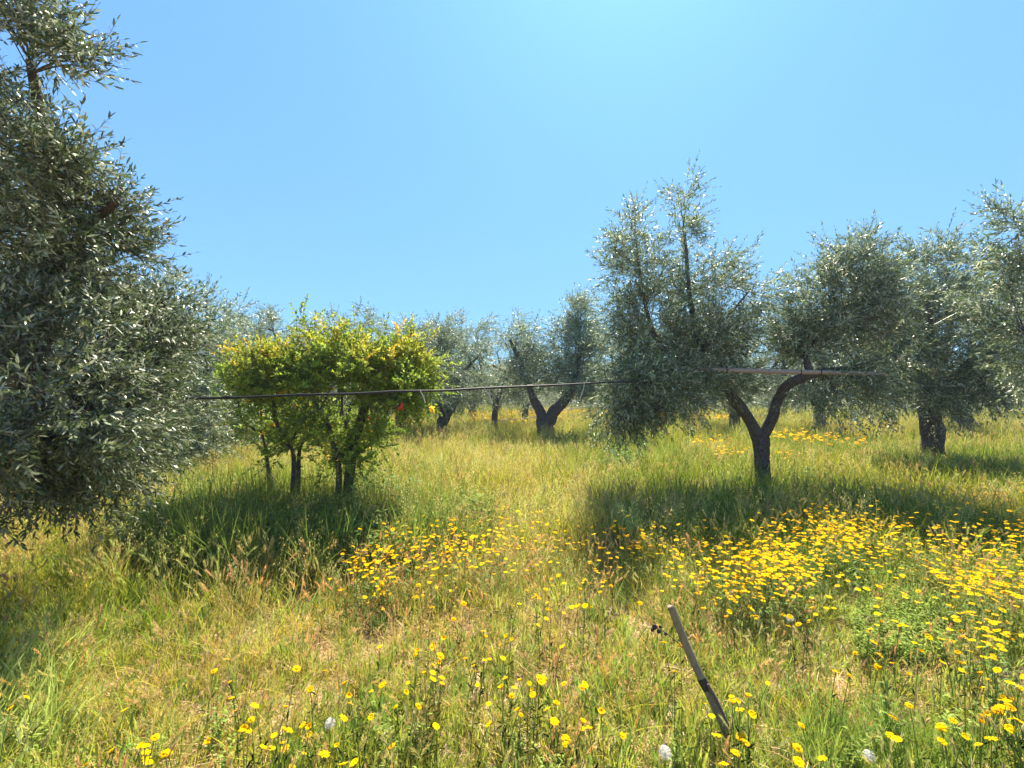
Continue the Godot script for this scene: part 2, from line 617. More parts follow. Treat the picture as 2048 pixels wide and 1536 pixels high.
func materials() -> void:
	M.olive = leafy(0.40, 0.42, 0.6)
	M.pome = leafy(0.5, 0.3, 1.0)
	M.grass = leafy(0.7, 0.22, 0.9)
	M.petal = leafy(0.8, 0.12, 0.6)
	M.herb = leafy(0.65, 0.22, 0.7)
	M.fluff = leafy(0.9, 0.2, 0.9)
	var b := StandardMaterial3D.new()
	b.albedo_texture = noise_tex(0.02, 5, Color(0.025, 0.020, 0.015), Color(0.15, 0.132, 0.108))
	b.normal_enabled = true
	b.normal_texture = noise_tex(0.03, 6, Color.BLACK, Color.WHITE, true, 10.0)
	b.normal_scale = 1.0
	b.uv1_triplanar = true
	b.uv1_scale = Vector3(3.5, 1.2, 3.5)
	b.roughness = 0.95
	b.metallic_specular = 0.2
	M.bark = b
	var g := StandardMaterial3D.new()
	g.albedo_texture = noise_tex(0.02, 8, Color(0.20, 0.15, 0.09), Color(0.46, 0.35, 0.22))
	g.normal_enabled = true
	g.normal_texture = noise_tex(0.03, 9, Color.BLACK, Color.WHITE, true, 8.0)
	g.uv1_triplanar = true
	g.uv1_world_triplanar = true
	g.uv1_scale = Vector3(0.7, 0.7, 0.7)
	g.roughness = 1.0
	g.metallic_specular = 0.1
	M.soil = g
	var p := StandardMaterial3D.new()
	p.albedo_color = Color(0.03, 0.03, 0.028).linear_to_srgb()
	p.roughness = 0.6
	p.metallic_specular = 0.3
	M.hose = p
	var w := StandardMaterial3D.new()
	w.albedo_texture = noise_tex(0.025, 12, Color(0.16, 0.12, 0.085), Color(0.36, 0.30, 0.23))
	w.uv1_triplanar = true
	w.uv1_scale = Vector3(2.0, 6, 6)
	w.roughness = 0.85
	M.weathered = w
	var cane := StandardMaterial3D.new()
	cane.albedo_texture = noise_tex(0.02, 14, Color(0.09, 0.07, 0.045), Color(0.27, 0.215, 0.125))
	cane.uv1_triplanar = true
	cane.uv1_scale = Vector3(9, 2.0, 9)
	cane.roughness = 0.6
	M.cane = cane
	M.dark = flat(Color(0.025, 0.02, 0.017), 0.8)
	M.dry = flat(Color(0.10, 0.07, 0.04), 0.9)
	M.pale = flat(Color(0.5, 0.48, 0.42), 0.6)
	M.pulp = flat(Color(0.22, 0.16, 0.10), 0.95)
	M.red = flat(Color(0.62, 0.08, 0.03), 0.5)
	M.flower_red = flat(Color(0.75, 0.05, 0.015), 0.5)

func flat(c: Color, rough: float) -> StandardMaterial3D:
	var m := StandardMaterial3D.new()
	m.albedo_color = c.linear_to_srgb()
	m.roughness = rough
	return m

# ---------------------------------------------------------------- the scene

func sky_panorama(sun: Vector3) -> ImageTexture:
	var w := 512
	var h := 256
	var im := Image.create(w, h, false, Image.FORMAT_RGBF)
	for y in h:
		var el := (0.5 - (y + 0.5) / h) * PI
		for x in w:
			var az := (x + 0.5) / w * TAU                      # the picture's left edge is straight ahead
			var d := Vector3(sin(az) * cos(el), sin(el), -cos(az) * cos(el))
			var up := maxf(d.y, 0.0)
			var ang := rad_to_deg(acos(clampf(d.dot(sun), -1.0, 1.0)))
			var low := pow(1.0 - up, 2.5)
			var c := Vector3(0.053, 0.124, 0.325).lerp(Vector3(0.113, 0.232, 0.335), low)
			var glow := exp(-ang / 17.0)
			c += Vector3(0.06, 0.11, 0.08) * glow * 1.5 + Vector3(0.012, 0.036, 0.008) * exp(-ang / 45.0)
			c *= 0.92
			if d.y < 0.0:
				c = Vector3(0.10, 0.09, 0.045)
			im.set_pixel(x, y, Color(c.x, c.y, c.z))
	return ImageTexture.create_from_image(im)

func _ready() -> void:
	rng.seed = 7
	lumps.seed = 3
	lumps.frequency = 0.1
	patchy.seed = 21
	patchy.frequency = 0.35

	var cam := Camera3D.new()
	cam.name = "camera"
	cam.fov = 80.0
	cam.near = 0.05
	cam.far = 2000.0
	cam.position = EYE
	cam.rotation_degrees.x = PITCH
	add_child(cam)
	cam.current = true
	var e := deg_to_rad(SUN_HIGH)
	var a := deg_to_rad(SUN_TURN)
	var sun_dir := Vector3(cos(e) * sin(a), sin(e), -cos(e) * cos(a))
	var env := Environment.new()
	env.background_mode = Environment.BG_SKY
	var sky := Sky.new()
	var sm := PanoramaSkyMaterial.new()
	sm.panorama = sky_panorama(sun_dir)
	sky.sky_material = sm
	env.sky = sky
	env.tonemap_mode = Environment.TONE_MAPPER_LINEAR
	env.tonemap_exposure = 3.9
	env.fog_enabled = true
	env.fog_density = 0.0011
	env.fog_light_color = Color(0.8, 0.9, 1.0)
	env.sdfgi_enabled = true
	env.ssao_enabled = true
	env.ssil_enabled = true
	var we := WorldEnvironment.new()
	we.name = "world_environment"
	we.environment = env
	add_child(we)
	var sun := DirectionalLight3D.new()
	sun.name = "sun"
	sun.light_energy = 1.6
	sun.light_color = Color(1.0, 0.955, 0.87)
	sun.light_angular_distance = 0.5
	sun.shadow_enabled = true
	add_child(sun)
	sun.look_at_from_position(sun_dir * 50.0, Vector3.ZERO, Vector3.UP)

	materials()
	ground()
	leaf_shapes()
	near_olive()
	main_olive()
	right_olives()
	back_olives()
	pomegranate()
	pipes_and_stake()
	meadow()
	daisies()
	small_plants()

func ground() -> void:
	var m := MB.new()
	m.smooth = true
	var n := 200
	for j in n + 1:
		for k in n + 1:
			var s := 2.0 * k / n - 1.0
			var t := 2.0 * j / n - 1.0
			var x := signf(s) * (absf(s) * 10.0 + pow(absf(s), 5.0) * 790.0)
			var z := signf(t) * (absf(t) * 10.0 + pow(absf(t), 5.0) * 790.0) - 6.0
			m.v.append(Vector3(x, ground_y(x, z), z))
			var d := 0.1
			m.n.append(Vector3(ground_y(x - d, z) - ground_y(x + d, z), 2.0 * d, ground_y(x, z - d) - ground_y(x, z + d)).normalized())
			m.c.append(Color.WHITE)
	for j in n:
		for k in n:
			var p := j * (n + 1) + k
			m.i.append_array(PackedInt32Array([p, p + 1, p + n + 2, p, p + n + 2, p + n + 1]))
	var o := part("ground", m.mesh(), M.soil, self)
	tag(o, "dry brown earth under the meadow, bare in a few spots", "ground", "", "structure")

func leaf_shapes() -> void:
	var top := Color(0.125, 0.17, 0.065)
	var under := Color(0.42, 0.47, 0.32)
	for k in 7:
		olive_twigs.append(make_twig(rnd(0.24, 0.36), 9, 0.068, 0.0138, top, under, 1.0, false))
	for k in 4:
		olive_clumps.append(make_clump(0.42, 130, 0.10, 0.024, top * 0.95, under))
	for k in 4:
		pome_twigs.append(make_twig(rnd(0.16, 0.24), 9, 0.046, 0.019, Color(0.25, 0.34, 0.035), Color(0.28, 0.36, 0.05), 1.1, false))
	for k in 3:
		herb_twigs.append(make_herb(5, 0.5, 0.07, 0.022, Color(0.12, 0.19, 0.05)))

func near_olive() -> void:
	var root := olive("large olive tree filling the left edge, its silvery twigs hanging down to the grass", -210, 3.2)
	var b := root.position
	var trunk := [v4(b + Vector3(0, -0.15, 0), 0.24), v4(b + Vector3(0, 0.15, 0), 0.18), v4(b + Vector3(0.05, 0.6, 0), 0.16), v4(b + Vector3(0.1, 1.1, -0.05), 0.16)]
	var top: Vector3 = b + Vector3(0.1, 1.05, -0.05)
	var limbs := [
		[v4(top, 0.12), v4(pd(60, 690, 3.1), 0.09), v4(pd(110, 560, 3.0), 0.07), v4(pd(100, 350, 2.8), 0.045), v4(pd(60, 120, 2.6), 0.02)],
		[v4(top, 0.11), v4(pd(120, 800, 3.2), 0.075), v4(pd(240, 700, 3.4), 0.05), v4(pd(330, 600, 3.5), 0.025)],
		[v4(top, 0.10), v4(pd(20, 770, 2.8), 0.04), v4(pd(90, 785, 2.6), 0.022), v4(pd(180, 830, 2.5), 0.010)],
		[v4(top, 0.11), v4(b + Vector3(-0.3, 1.9, -0.1), 0.08), v4(b + Vector3(-0.5, 2.8, 0), 0.03)],
		[v4(pd(110, 560, 3.0), 0.055), v4(pd(180, 450, 2.8), 0.03), v4(pd(240, 400, 2.7), 0.015)],
	]
	var bl := [
		blob(-10, 30, 2.3, 95, 60, 6, 13), blob(90, 80, 2.4, 70, 28, 6, 13), blob(165, 120, 2.4, 45, 18, 2, 11), blob(-30, 200, 2.5, 60, 60, 5, 14), blob(0, 330, 2.4, 110, 90, 12, 16),
		blob(110, 300, 2.5, 60, 35, 5, 14), blob(165, 430, 2.8, 90, 60, 12, 16), blob(50, 520, 2.6, 130, 110, 16, 17),
		blob(205, 530, 3.0, 80, 75, 13, 16), blob(100, 690, 2.6, 190, 110, 20, 18), blob(280, 680, 3.2, 105, 75, 14, 18),
		blob(155, 800, 2.9, 150, 85, 17, 18, 0.2), blob(60, 860, 2.4, 140, 110, 18, 17, 0.4), blob(145, 905, 2.8, 125, 75, 16, 17, 0.5), blob(255, 900, 3.3, 100, 75, 16, 17, 0.4), blob(225, 960, 3.0, 80, 50, 11, 16, 0.5), blob(325, 840, 4.0, 60, 60, 11, 17, 0.2), blob(130, 980, 2.8, 110, 50, 8, 15, 0.6), blob(295, 790, 3.6, 90, 70, 13, 17, 0.1), blob(300, 620, 3.6, 70, 50, 11, 17),
		blob(325, 715, 4.4, 55, 75, 12, 18, 0.1), blob(-10, 970, 2.5, 110, 60, 10, 15, 0.5), blob(275, 830, 4.2, 65, 60, 10, 17, 0.2), blob(-130, 500, 2.9, 130, 330, 22, 17), blob(-120, 850, 3.0, 130, 150, 12, 16, 0.3),
		blob(80, 700, 4.4, 240, 200, 25, 18), blob(0, 450, 3.8, 130, 170, 13, 17), blob(130, 620, 3.6, 150, 150, 19, 18), blob(225, 860, 4.2, 100, 80, 13, 16, 0.3)]
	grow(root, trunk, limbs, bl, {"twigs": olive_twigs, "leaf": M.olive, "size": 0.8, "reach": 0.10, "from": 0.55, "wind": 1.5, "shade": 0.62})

func main_olive() -> void:
	var root := olive("olive tree with a dark trunk forking in a wide V, right of centre", 1525, 7.5)
	var b := root.position
	var D := 7.5
	var trunk := [v4(b + Vector3(0, -0.15, 0), 0.18), v4(b + Vector3(0, 0.12, 0), 0.125), v4(pd(1522, 915, D), 0.112), v4(pd(1519, 868, D), 0.12)]
	var limbs := [
		wpath([[1515, 876, 7.5, 0.0989], [1497, 838, 7.45, 0.0903], [1466, 797, 7.4, 0.0774], [1436, 757, 7.4, 0.0645], [1402, 700, 7.4, 0.0516], [1380, 600, 7.45, 0.0387], [1372, 500, 7.5, 0.0241], [1366, 440, 7.5, 0.0103]]),
		wpath([[1523, 874, 7.5, 0.0946], [1542, 838, 7.45, 0.0860], [1555, 800, 7.4, 0.0774], [1575, 770, 7.2, 0.0731], [1610, 754, 7.08, 0.0688], [1652, 744, 7.06, 0.0516], [1700, 735, 7.3, 0.0258]]),
		wpath([[1625, 752, 7.07, 0.0516], [1613, 722, 7.15, 0.0473], [1622, 690, 7.4, 0.0430], [1660, 650, 7.4, 0.0344], [1700, 600, 7.5, 0.0301], [1738, 530, 7.5, 0.0129]]),
		wpath([[1436, 757, 7.4, 0.0559], [1380, 735, 7.1, 0.0430], [1320, 690, 7.0, 0.0344], [1288, 600, 7.0, 0.0241], [1272, 480, 7.0, 0.0120]]),
		wpath([[1402, 700, 7.4, 0.0387], [1450, 640, 7.5, 0.0258], [1500, 580, 7.6, 0.0120]]),
		wpath([[1380, 735, 7.1, 0.0344], [1320, 765, 6.8, 0.0258], [1262, 800, 6.7, 0.0138]]),
	]
	var stub := MB.new()
	tube(stub, to_local_path(wpath([[1425, 752, 7.35, 0.05], [1385, 756, 7.0, 0.05], [1350, 760, 6.75, 0.045]]), b), 10, Color.WHITE, 0.1)
	part("limb", stub.mesh(), M.bark, root)
	var bl := [
		blob(1268, 465, 7.0, 55, 48, 8, 13), blob(1250, 560, 6.9, 60, 65, 10, 14), blob(1285, 650, 7.0, 85, 80, 25, 16), blob(1230, 700, 6.9, 40, 70, 10, 15, 0.15),
		blob(1370, 405, 7.5, 36, 48, 7, 12), blob(1360, 500, 7.5, 60, 55, 7, 13), blob(1400, 590, 7.5, 90, 70, 13, 14), blob(1455, 530, 7.6, 55, 50, 7, 13), blob(1510, 600, 7.6, 45, 45, 7, 12),
		blob(1390, 680, 7.3, 100, 55, 27, 17), blob(1460, 690, 7.5, 75, 55, 20, 16), blob(1290, 760, 6.8, 95, 50, 27, 18, 0.2), blob(1242, 825, 6.7, 45, 60, 18, 17, 0.6), blob(1300, 815, 6.8, 45, 40, 10, 16, 0.6), blob(1400, 760, 7.2, 90, 40, 22, 17, 0.2),
		blob(1370, 810, 6.9, 60, 35, 10, 14, 0.5), blob(1480, 755, 7.4, 55, 35, 10, 14, 0.2), blob(1430, 650, 7.6, 70, 50, 11, 15), blob(1350, 590, 7.3, 60, 50, 7, 14), blob(1310, 540, 7.2, 50, 45, 6, 13), blob(1520, 680, 7.7, 45, 45, 10, 15),
		blob(1630, 590, 7.4, 70, 75, 18, 16), blob(1700, 565, 7.5, 75, 70, 18, 16), blob(1605, 680, 7.5, 55, 60, 15, 16), blob(1780, 580, 7.6, 55, 60, 11, 16), blob(1735, 500, 7.5, 35, 40, 7, 14), blob(1660, 680, 7.3, 75, 55, 20, 16), blob(1740, 640, 7.4, 70, 70, 18, 16),
		blob(1650, 520, 7.5, 30, 35, 4, 12), blob(1690, 782, 7.3, 85, 36, 20, 17, 0.4), blob(1590, 660, 7.4, 40, 60, 11, 15), blob(1780, 690, 7.4, 50, 60, 14, 16, 0.1), blob(1650, 810, 7.1, 55, 35, 8, 14, 0.6)]
	grow(root, trunk, limbs, bl, {"twigs": olive_twigs, "leaf": M.olive, "size": 1.12, "reach": 0.16, "wind": 0.5, "from": 0.35})

func right_olives() -> void:
	var root := olive("olive tree with one stout straight trunk between tall grass at the right", 1862, 10.5)
	var b := root.position
	var trunk := [v4(b + Vector3(0, -0.15, 0), 0.30), v4(b + Vector3(0, 0.15, 0), 0.22), v4(pd(1862, 860, 10.5), 0.20), v4(pd(1856, 800, 10.5), 0.20)]
	var limbs := [
		wpath([[1857, 808, 10.5, 0.15], [1835, 740, 10.3, 0.11], [1800, 660, 10.2, 0.07], [1790, 560, 10.2, 0.03]]),
		wpath([[1857, 808, 10.5, 0.15], [1880, 730, 10.6, 0.10], [1900, 640, 10.6, 0.06], [1890, 540, 10.6, 0.025]]),
		wpath([[1857, 808, 10.5, 0.12], [1900, 760, 10.0, 0.08], [1960, 700, 9.6, 0.05], [2010, 640, 9.4, 0.02]]),
		wpath([[1835, 740, 10.3, 0.08], [1860, 640, 9.6, 0.05], [1850, 590, 9.4, 0.04], [1895, 585, 9.3, 0.02]]),
	]
	var bl := [
		blob(1800, 590, 10.2, 75, 75, 14, 18), blob(1870, 550, 10.5, 75, 75, 14, 18), blob(1960, 690, 9.6, 95, 80, 16, 18), blob(1760, 640, 10.2, 70, 70, 11, 18), blob(1830, 660, 10.0, 95, 70, 17, 18), blob(1930, 620, 9.8, 95, 90, 19, 18), blob(1780, 740, 10.0, 80, 60, 12, 18, 0.2),
		blob(1870, 745, 9.8, 100, 55, 16, 18, 0.2), blob(1970, 740, 9.6, 80, 65, 14, 18, 0.2), blob(1750, 800, 9.7, 60, 35, 6, 16, 0.6), blob(1920, 790, 9.6, 60, 30, 6, 16, 0.5), blob(1880, 480, 10.6, 25, 30, 2, 12), blob(1730, 690, 10.3, 65, 70, 11, 17), blob(1840, 810, 9.8, 80, 35, 9, 16, 0.5), blob(1960, 800, 9.5, 70, 40, 9, 16, 0.4), blob(1950, 560, 10.3, 70, 70, 10, 17)]
	grow(root, trunk, limbs, bl, {"twigs": olive_twigs, "leaf": M.olive, "size": 1.5, "reach": 0.2, "wind": 0.6, "from": 0.35})

	var r2 := olive("olive tree cut off by the right edge, its pale twigs reaching high into the sky", 2230, 6.6)
	var b2 := r2.position
	var t2 := [v4(b2 + Vector3(0, -0.15, 0), 0.28), v4(b2 + Vector3(0, 0.5, 0), 0.2), v4(b2 + Vector3(-0.1, 1.2, 0), 0.19)]
	var top: Vector3 = b2 + Vector3(-0.1, 1.15, 0)
	var l2 := [
		[v4(top, 0.13), v4(pd(2160, 640, 6.6), 0.08), v4(pd(2090, 520, 6.6), 0.04), v4(pd(2050, 440, 6.6), 0.015)],
		[v4(top, 0.13), v4(b2 + Vector3(0.4, 2.3, -0.2), 0.08), v4(b2 + Vector3(0.6, 3.6, -0.3), 0.02)],
		[v4(top, 0.10), v4(pd(2140, 720, 6.3), 0.06), v4(pd(2060, 680, 6.2), 0.025)]]
	var bb := [blob(2065, 480, 6.6, 75, 80, 11, 17), blob(1985, 545, 6.7, 60, 60, 6, 15), blob(2010, 600, 6.5, 75, 60, 9, 16), blob(2090, 620, 6.4, 80, 80, 11, 17), blob(2070, 740, 6.3, 55, 50, 7, 16, 0.3), blob(2160, 500, 6.8, 120, 130, 10, 16), blob(2020, 440, 6.7, 30, 30, 2, 12)]
	grow(r2, t2, l2, bb, {"twigs": olive_twigs, "leaf": M.olive, "size": 1.2, "reach": 0.16, "wind": -0.4})

func back_olives() -> void:
	# the pair in the middle distance whose shapes show
	var root := olive("olive tree with a thick trunk split low into two stout arms, in the middle distance", 1092, 16.0)
	var b := root.position
	var d := 16.0
	var trunk := [v4(b + Vector3(0, -0.15, 0), 0.42), v4(b + Vector3(0, 0.2, 0), 0.32), v4(pd(1090, 862, d), 0.30), v4(pd(1091, 838, d), 0.30)]
	var limbs := [
		wpath([[1086, 843, d, 0.2], [1079, 820, d, 0.17], [1066, 795, d, 0.13], [1048, 740, d, 0.09], [1020, 680, d, 0.05]]),
		wpath([[1096, 843, d, 0.22], [1110, 822, d - 0.2, 0.2], [1130, 800, d - 0.3, 0.17], [1150, 760, d - 0.4, 0.12], [1160, 690, d - 0.3, 0.06], [1150, 630, d, 0.03]]),
		wpath([[1066, 795, d, 0.08], [1040, 765, d + 1, 0.06], [985, 730, d + 1.2, 0.03]])]
	var bl := [blob(1165, 630, d, 50, 45, 20, 14), blob(1130, 690, d, 60, 55, 26, 15), blob(1180, 710, d - 0.5, 45, 60, 22, 15), blob(1130, 750, d - 0.7, 70, 40, 24, 15, 0.2), blob(1060, 690, d, 45, 45, 16, 14), blob(1060, 750, d, 60, 40, 20, 14, 0.2), blob(1190, 780, d - 0.5, 45, 35, 14, 14, 0.4), blob(1010, 770, d + 0.5, 45, 35, 12, 14, 0.4)]
	grow(root, trunk, limbs, bl, {"twigs": olive_twigs, "leaf": M.olive, "size": 1.6, "reach": 0.3, "wind": 0.3, "from": 0.3})

	root = olive("olive tree with a slim trunk forking against the sky, right of the pomegranate", 886, 17.5)
	b = root.position
	d = 17.5
	trunk = [v4(b + Vector3(0, -0.15, 0), 0.3), v4(b + Vector3(0, 0.2, 0), 0.22), v4(pd(884, 852, d), 0.2), v4(pd(892, 830, d), 0.2)]
	limbs = [
		wpath([[890, 834, d, 0.15], [905, 815, d, 0.14], [918, 790, d, 0.10], [914, 765, d, 0.09], [935, 735, d, 0.06], [955, 715, d, 0.03]]),
		wpath([[888, 834, d, 0.14], [876, 805, d, 0.1], [872, 760, d, 0.06], [880, 690, d, 0.03]]),
		wpath([[914, 768, d, 0.07], [903, 740, d, 0.05], [895, 715, d, 0.03]])]
	bl = [blob(905, 690, d, 40, 28, 12, 12), blob(870, 680, d, 35, 40, 14, 14), blob(950, 705, d, 30, 35, 9, 13), blob(880, 785, d, 45, 40, 22, 15, 0.3), blob(935, 790, d, 40, 35, 16, 14, 0.3), blob(855, 740, d, 30, 50, 14, 14, 0.2)]
	grow(root, trunk, limbs, bl, {"twigs": olive_twigs, "leaf": M.olive, "size": 1.6, "reach": 0.3, "wind": 0.3, "from": 0.3})

	# label, px, depth, height, width, lean, trunk radius, sprays
	far_olive("slender tall olive tree rising between the split trunk and the slim V", 990, 21.0, 6.0, 4.6, 0.1, 0.16, 2300, true)
	far_olive("olive tree standing right behind the split trunk, only its straight bole showing", 1052, 25.0, 5.2, 5.0, 0.0, 0.20, 1500, true)
	far_olive("grey olive tree whose thin top shoots rise above the pomegranate", 690, 16.0, 4.7, 6.2, -0.1, 0.2, 3000, true)
	far_olive("olive tree with a short dark trunk left of the pomegranate stems", 472, 15.5, 4.2, 4.8, 0.1, 0.2, 2600, true)
	far_olive("dusty olive tree behind the right shoulder of the pomegranate", 800, 18.0, 5.0, 5.0, 0.1, 0.2, 2200, true)
	far_olive("round olive tree behind the left shoulder of the pomegranate", 585, 17.0, 4.9, 5.0, 0.0, 0.2, 2000, true)
	far_olive("olive tree with a leaning trunk behind the stout one at the right", 1945, 19.0, 6.4, 6.0, -1.6, 0.3, 2600, true)
	far_olive("olive tree behind the V-shaped trunk, its bole seen through the fork's left arm", 1470, 20.0, 5.2, 5.4, 0.0, 0.26, 2300, true)
	far_olive("low olive tree between the V-shaped trunk and the stout trunk, deep in the row", 1640, 18.0, 4.8, 4.6, 0.0, 0.2, 2000, true)
	far_olive("small olive tree with a thin dark bole far off near the right edge", 1992, 34.0, 5.5, 5.2, 0.2, 0.22, 190, false)
	far_olive("olive tree at the back, just left of the V-shaped tree's hanging twigs", 1240, 24.0, 5.0, 5.2, 0.1, 0.22, 1800, true)
	far_olive("bushy olive tree behind the large left tree, showing beside its lower twigs", 395, 9.5, 3.6, 2.9, 0.0, 0.16, 1700, true)
	far_olive("olive tree deep behind the large left tree, seen through its twigs", 180, 11.5, 4.6, 5.0, 0.0, 0.2, 2200, true)
	var spots := [[940, 33.0], [1000, 38.0], [1115, 34.0], [1180, 40.0], [1300, 32.0], [1390, 36.0], [1545, 31.0], [1590, 40.0], [1730, 30.0], [1810, 38.0], [1880, 29.0], [760, 33.0], [650, 30.0], [540, 36.0], [440, 30.0], [300, 34.0], [2070, 27.0]]
	var words := ["first", "second", "third", "fourth", "fifth", "sixth", "seventh", "eighth", "ninth", "tenth", "eleventh", "twelfth", "thirteenth", "fourteenth", "fifteenth", "sixteenth", "seventeenth"]
	spots.sort_custom(func(p, q): return p[0] < q[0])
	for k in spots.size():
		far_olive("hazy olive tree in the farthest row, %s of them counted from the left" % words[k], spots[k][0], spots[k][1], rnd(4.6, 5.8), rnd(5.5, 7.0), rnd(-0.4, 0.4), rnd(0.18, 0.28), 240, false)
	# the grove beyond, one mass
	var wood := Node3D.new()
	wood.name = "distant_grove"
	add_child(wood)
	tag(wood, "distant belt of olive crowns closing off the meadow behind the trunks", "grove", "", "stuff")
	var where := [[], [], [], []]
	var tints := [[], [], [], []]
	for k in 260:
		var z := -rnd(46, 95)
		var x := rnd(-1.3, 1.3) * -z
		var base := on_ground(Vector3(x, 0, z))
		var high := rnd(3.8, 5.4)
		for j in 46:
			var o := rvec() * pow(rng.randf(), 0.4)
			var p := base + Vector3(o.x * 3.0, high * 0.60 + o.y * high * 0.42, o.z * 3.0)
			var q := rng.randi() % 4
			where[q].append(aim(rvec() + Vector3.UP, rnd(0, TAU), rnd(1.6, 2.3), p))
			var v := rnd(0.8, 1.15)
			tints[q].append(Color(v, v, v))
	for q in 4:
		scattered("foliage", olive_clumps[q], M.olive, where[q], tints[q], wood)

func pomegranate() -> void:
	var root := thing("pomegranate_tree", "bushy pomegranate with several thin stems, bright green leaves and yellow-orange new shoots", "pomegranate tree", rooted(680, 5.6))
	var b := root.position
	var d := 5.6
	var trunk := [v4(b + Vector3(0.02, -0.12, 0), 0.10), v4(b + Vector3(0.05, 0.1, 0), 0.065), v4(pd(700, 945, d), 0.058), v4(pd(706, 890, d), 0.055), v4(pd(724, 835, d), 0.052), v4(pd(730, 815, d), 0.05)]
	var limbs := [
		wpath([[728, 822, d, 0.0324], [745, 795, d, 0.0288], [768, 772, d, 0.0216], [790, 720, d, 0.0130]]),
		wpath([[728, 822, d, 0.0252], [716, 800, d, 0.0216], [705, 770, d, 0.0180], [710, 710, d, 0.0108]]),
		[v4(b + Vector3(-0.02, -0.1, 0.1), 0.06)] + wpath([[678, 950, d - 0.1, 0.0324], [664, 880, d - 0.1, 0.0302], [655, 845, d - 0.1, 0.0288], [634, 815, d - 0.1, 0.0259], [626, 780, d, 0.0180], [630, 700, d, 0.0108]]),
		[v4(b + Vector3(-0.55, -0.1, 0.1), 0.05)] + wpath([[588, 925, d, 0.0245], [572, 880, d, 0.0230], [556, 850, d, 0.0216], [548, 820, d, 0.0187], [540, 740, d, 0.0101]]),
		wpath([[574, 892, d, 0.0173], [590, 868, d, 0.0158], [604, 845, d + 0.1, 0.0130], [620, 790, d + 0.1, 0.0086]]),
		[v4(b + Vector3(-0.45, -0.1, 0), 0.045)] + wpath([[598, 910, d + 0.15, 0.0216], [618, 870, d + 0.15, 0.0194], [634, 835, d + 0.1, 0.0173], [660, 780, d, 0.0101]]),
		[v4(b + Vector3(-0.85, -0.1, -0.2), 0.04)] + wpath([[530, 888, d + 0.3, 0.0187], [510, 860, d + 0.3, 0.0173], [484, 838, d + 0.3, 0.0144], [475, 790, d + 0.3, 0.0086]]),
		[v4(b + Vector3(-0.8, -0.1, -0.25), 0.035)] + wpath([[528, 880, d + 0.3, 0.0144], [524, 850, d + 0.3, 0.0130], [520, 790, d + 0.3, 0.0086]]),
		wpath([[700, 880, d, 0.0216], [690, 840, d + 0.1, 0.0180], [684, 800, d + 0.2, 0.0144], [690, 720, d + 0.2, 0.0086]])]
	var bl := [
		blob(498, 740, d, 50, 50, 14, 15), blob(600, 860, d + 0.2, 60, 40, 8, 12, 0.2), blob(690, 880, d + 0.3, 50, 50, 9, 12, 0.1), blob(860, 745, d, 25, 40, 5, 12), blob(560, 750, d, 62, 36, 13, 14), blob(560, 775, d, 75, 38, 13, 14), blob(640, 730, d, 50, 38, 12, 14), blob(620, 750, d - 0.2, 70, 50, 14, 14), blob(650, 686, d, 16, 26, 3, 11),
		blob(700, 745, d - 0.3, 70, 48, 18, 14), blob(765, 744, d, 62, 42, 14, 14), blob(812, 742, d, 40, 42, 10, 14), blob(780, 765, d - 0.2, 75, 42, 14, 14), blob(830, 760, d, 42, 45, 10, 14), blob(690, 696, d + 0.1, 75, 24, 7, 12), blob(760, 694, d + 0.2, 55, 28, 6, 12), blob(560, 722, d, 40, 22, 4, 12), blob(475, 775, d + 0.2, 25, 40, 5, 12), blob(605, 659, d, 9, 34, 2, 8), blob(700, 669, d + 0.1, 10, 30, 2, 8), blob(768, 674, d, 9, 30, 2, 8), blob(840, 694, d, 12, 28, 2, 8), blob(520, 850, d + 0.2, 40, 30, 5, 10, 0.2), blob(640, 880, d - 0.1, 60, 35, 7, 11, 0.1), blob(770, 870, d, 30, 45, 6, 11), blob(560, 900, d, 45, 30, 5, 10), blob(700, 930, d - 0.1, 60, 30, 6, 10), blob(865, 790, d + 0.1, 24, 45, 5, 12, 0.2),
		blob(800, 820, d, 48, 30, 9, 13, 0.3), blob(620, 830, d, 65, 28, 7, 12, 0.3), blob(510, 800, d + 0.2, 45, 28, 8, 12, 0.2), blob(750, 850, d + 0.1, 30, 35, 5, 11, 0.3), blob(730, 910, d, 22, 40, 5, 11)]
	var tint := func(p: Vector3, out: Vector3) -> Color:
		var k := clampf((p.y - 1.75) * 1.0 + out.y * 0.3, 0.0, 1.0) * clampf(0.55 + patchy.get_noise_3d(p.x * 4.0, p.y * 4.0, p.z * 4.0) * 1.8, 0.05, 1.2) * rnd(0.2, 1.2) + (0.12 if rng.randf() < 0.12 else 0.0)
		var v := rnd(0.75, 1.2)
		if rng.randf() < 0.03 + 0.06 * k:
			return Color(2.6, 1.35, 0.8)
		return Color(v * lerpf(0.85, 2.0, k), v * lerpf(0.9, 1.25, k), v * lerpf(0.9, 0.7, k))
	grow(root, trunk, limbs, bl, {"twigs": pome_twigs, "leaf": M.pome, "size": 1.05, "reach": 0.2, "rise": 0.42, "wind": 0.4, "tint": tint, "from": 0.4, "rough": 0.16})
	var fm := MB.new()                                       # red trumpet flowers
	tube(fm, [v4(Vector3(0, 0, 0), 0.006), v4(Vector3(0, 0.015, 0), 0.014), v4(Vector3(0.002, 0.035, 0), 0.013), v4(Vector3(0.004, 0.05, 0), 0.022)], 8, Color.WHITE)
	var fmesh := fm.mesh()
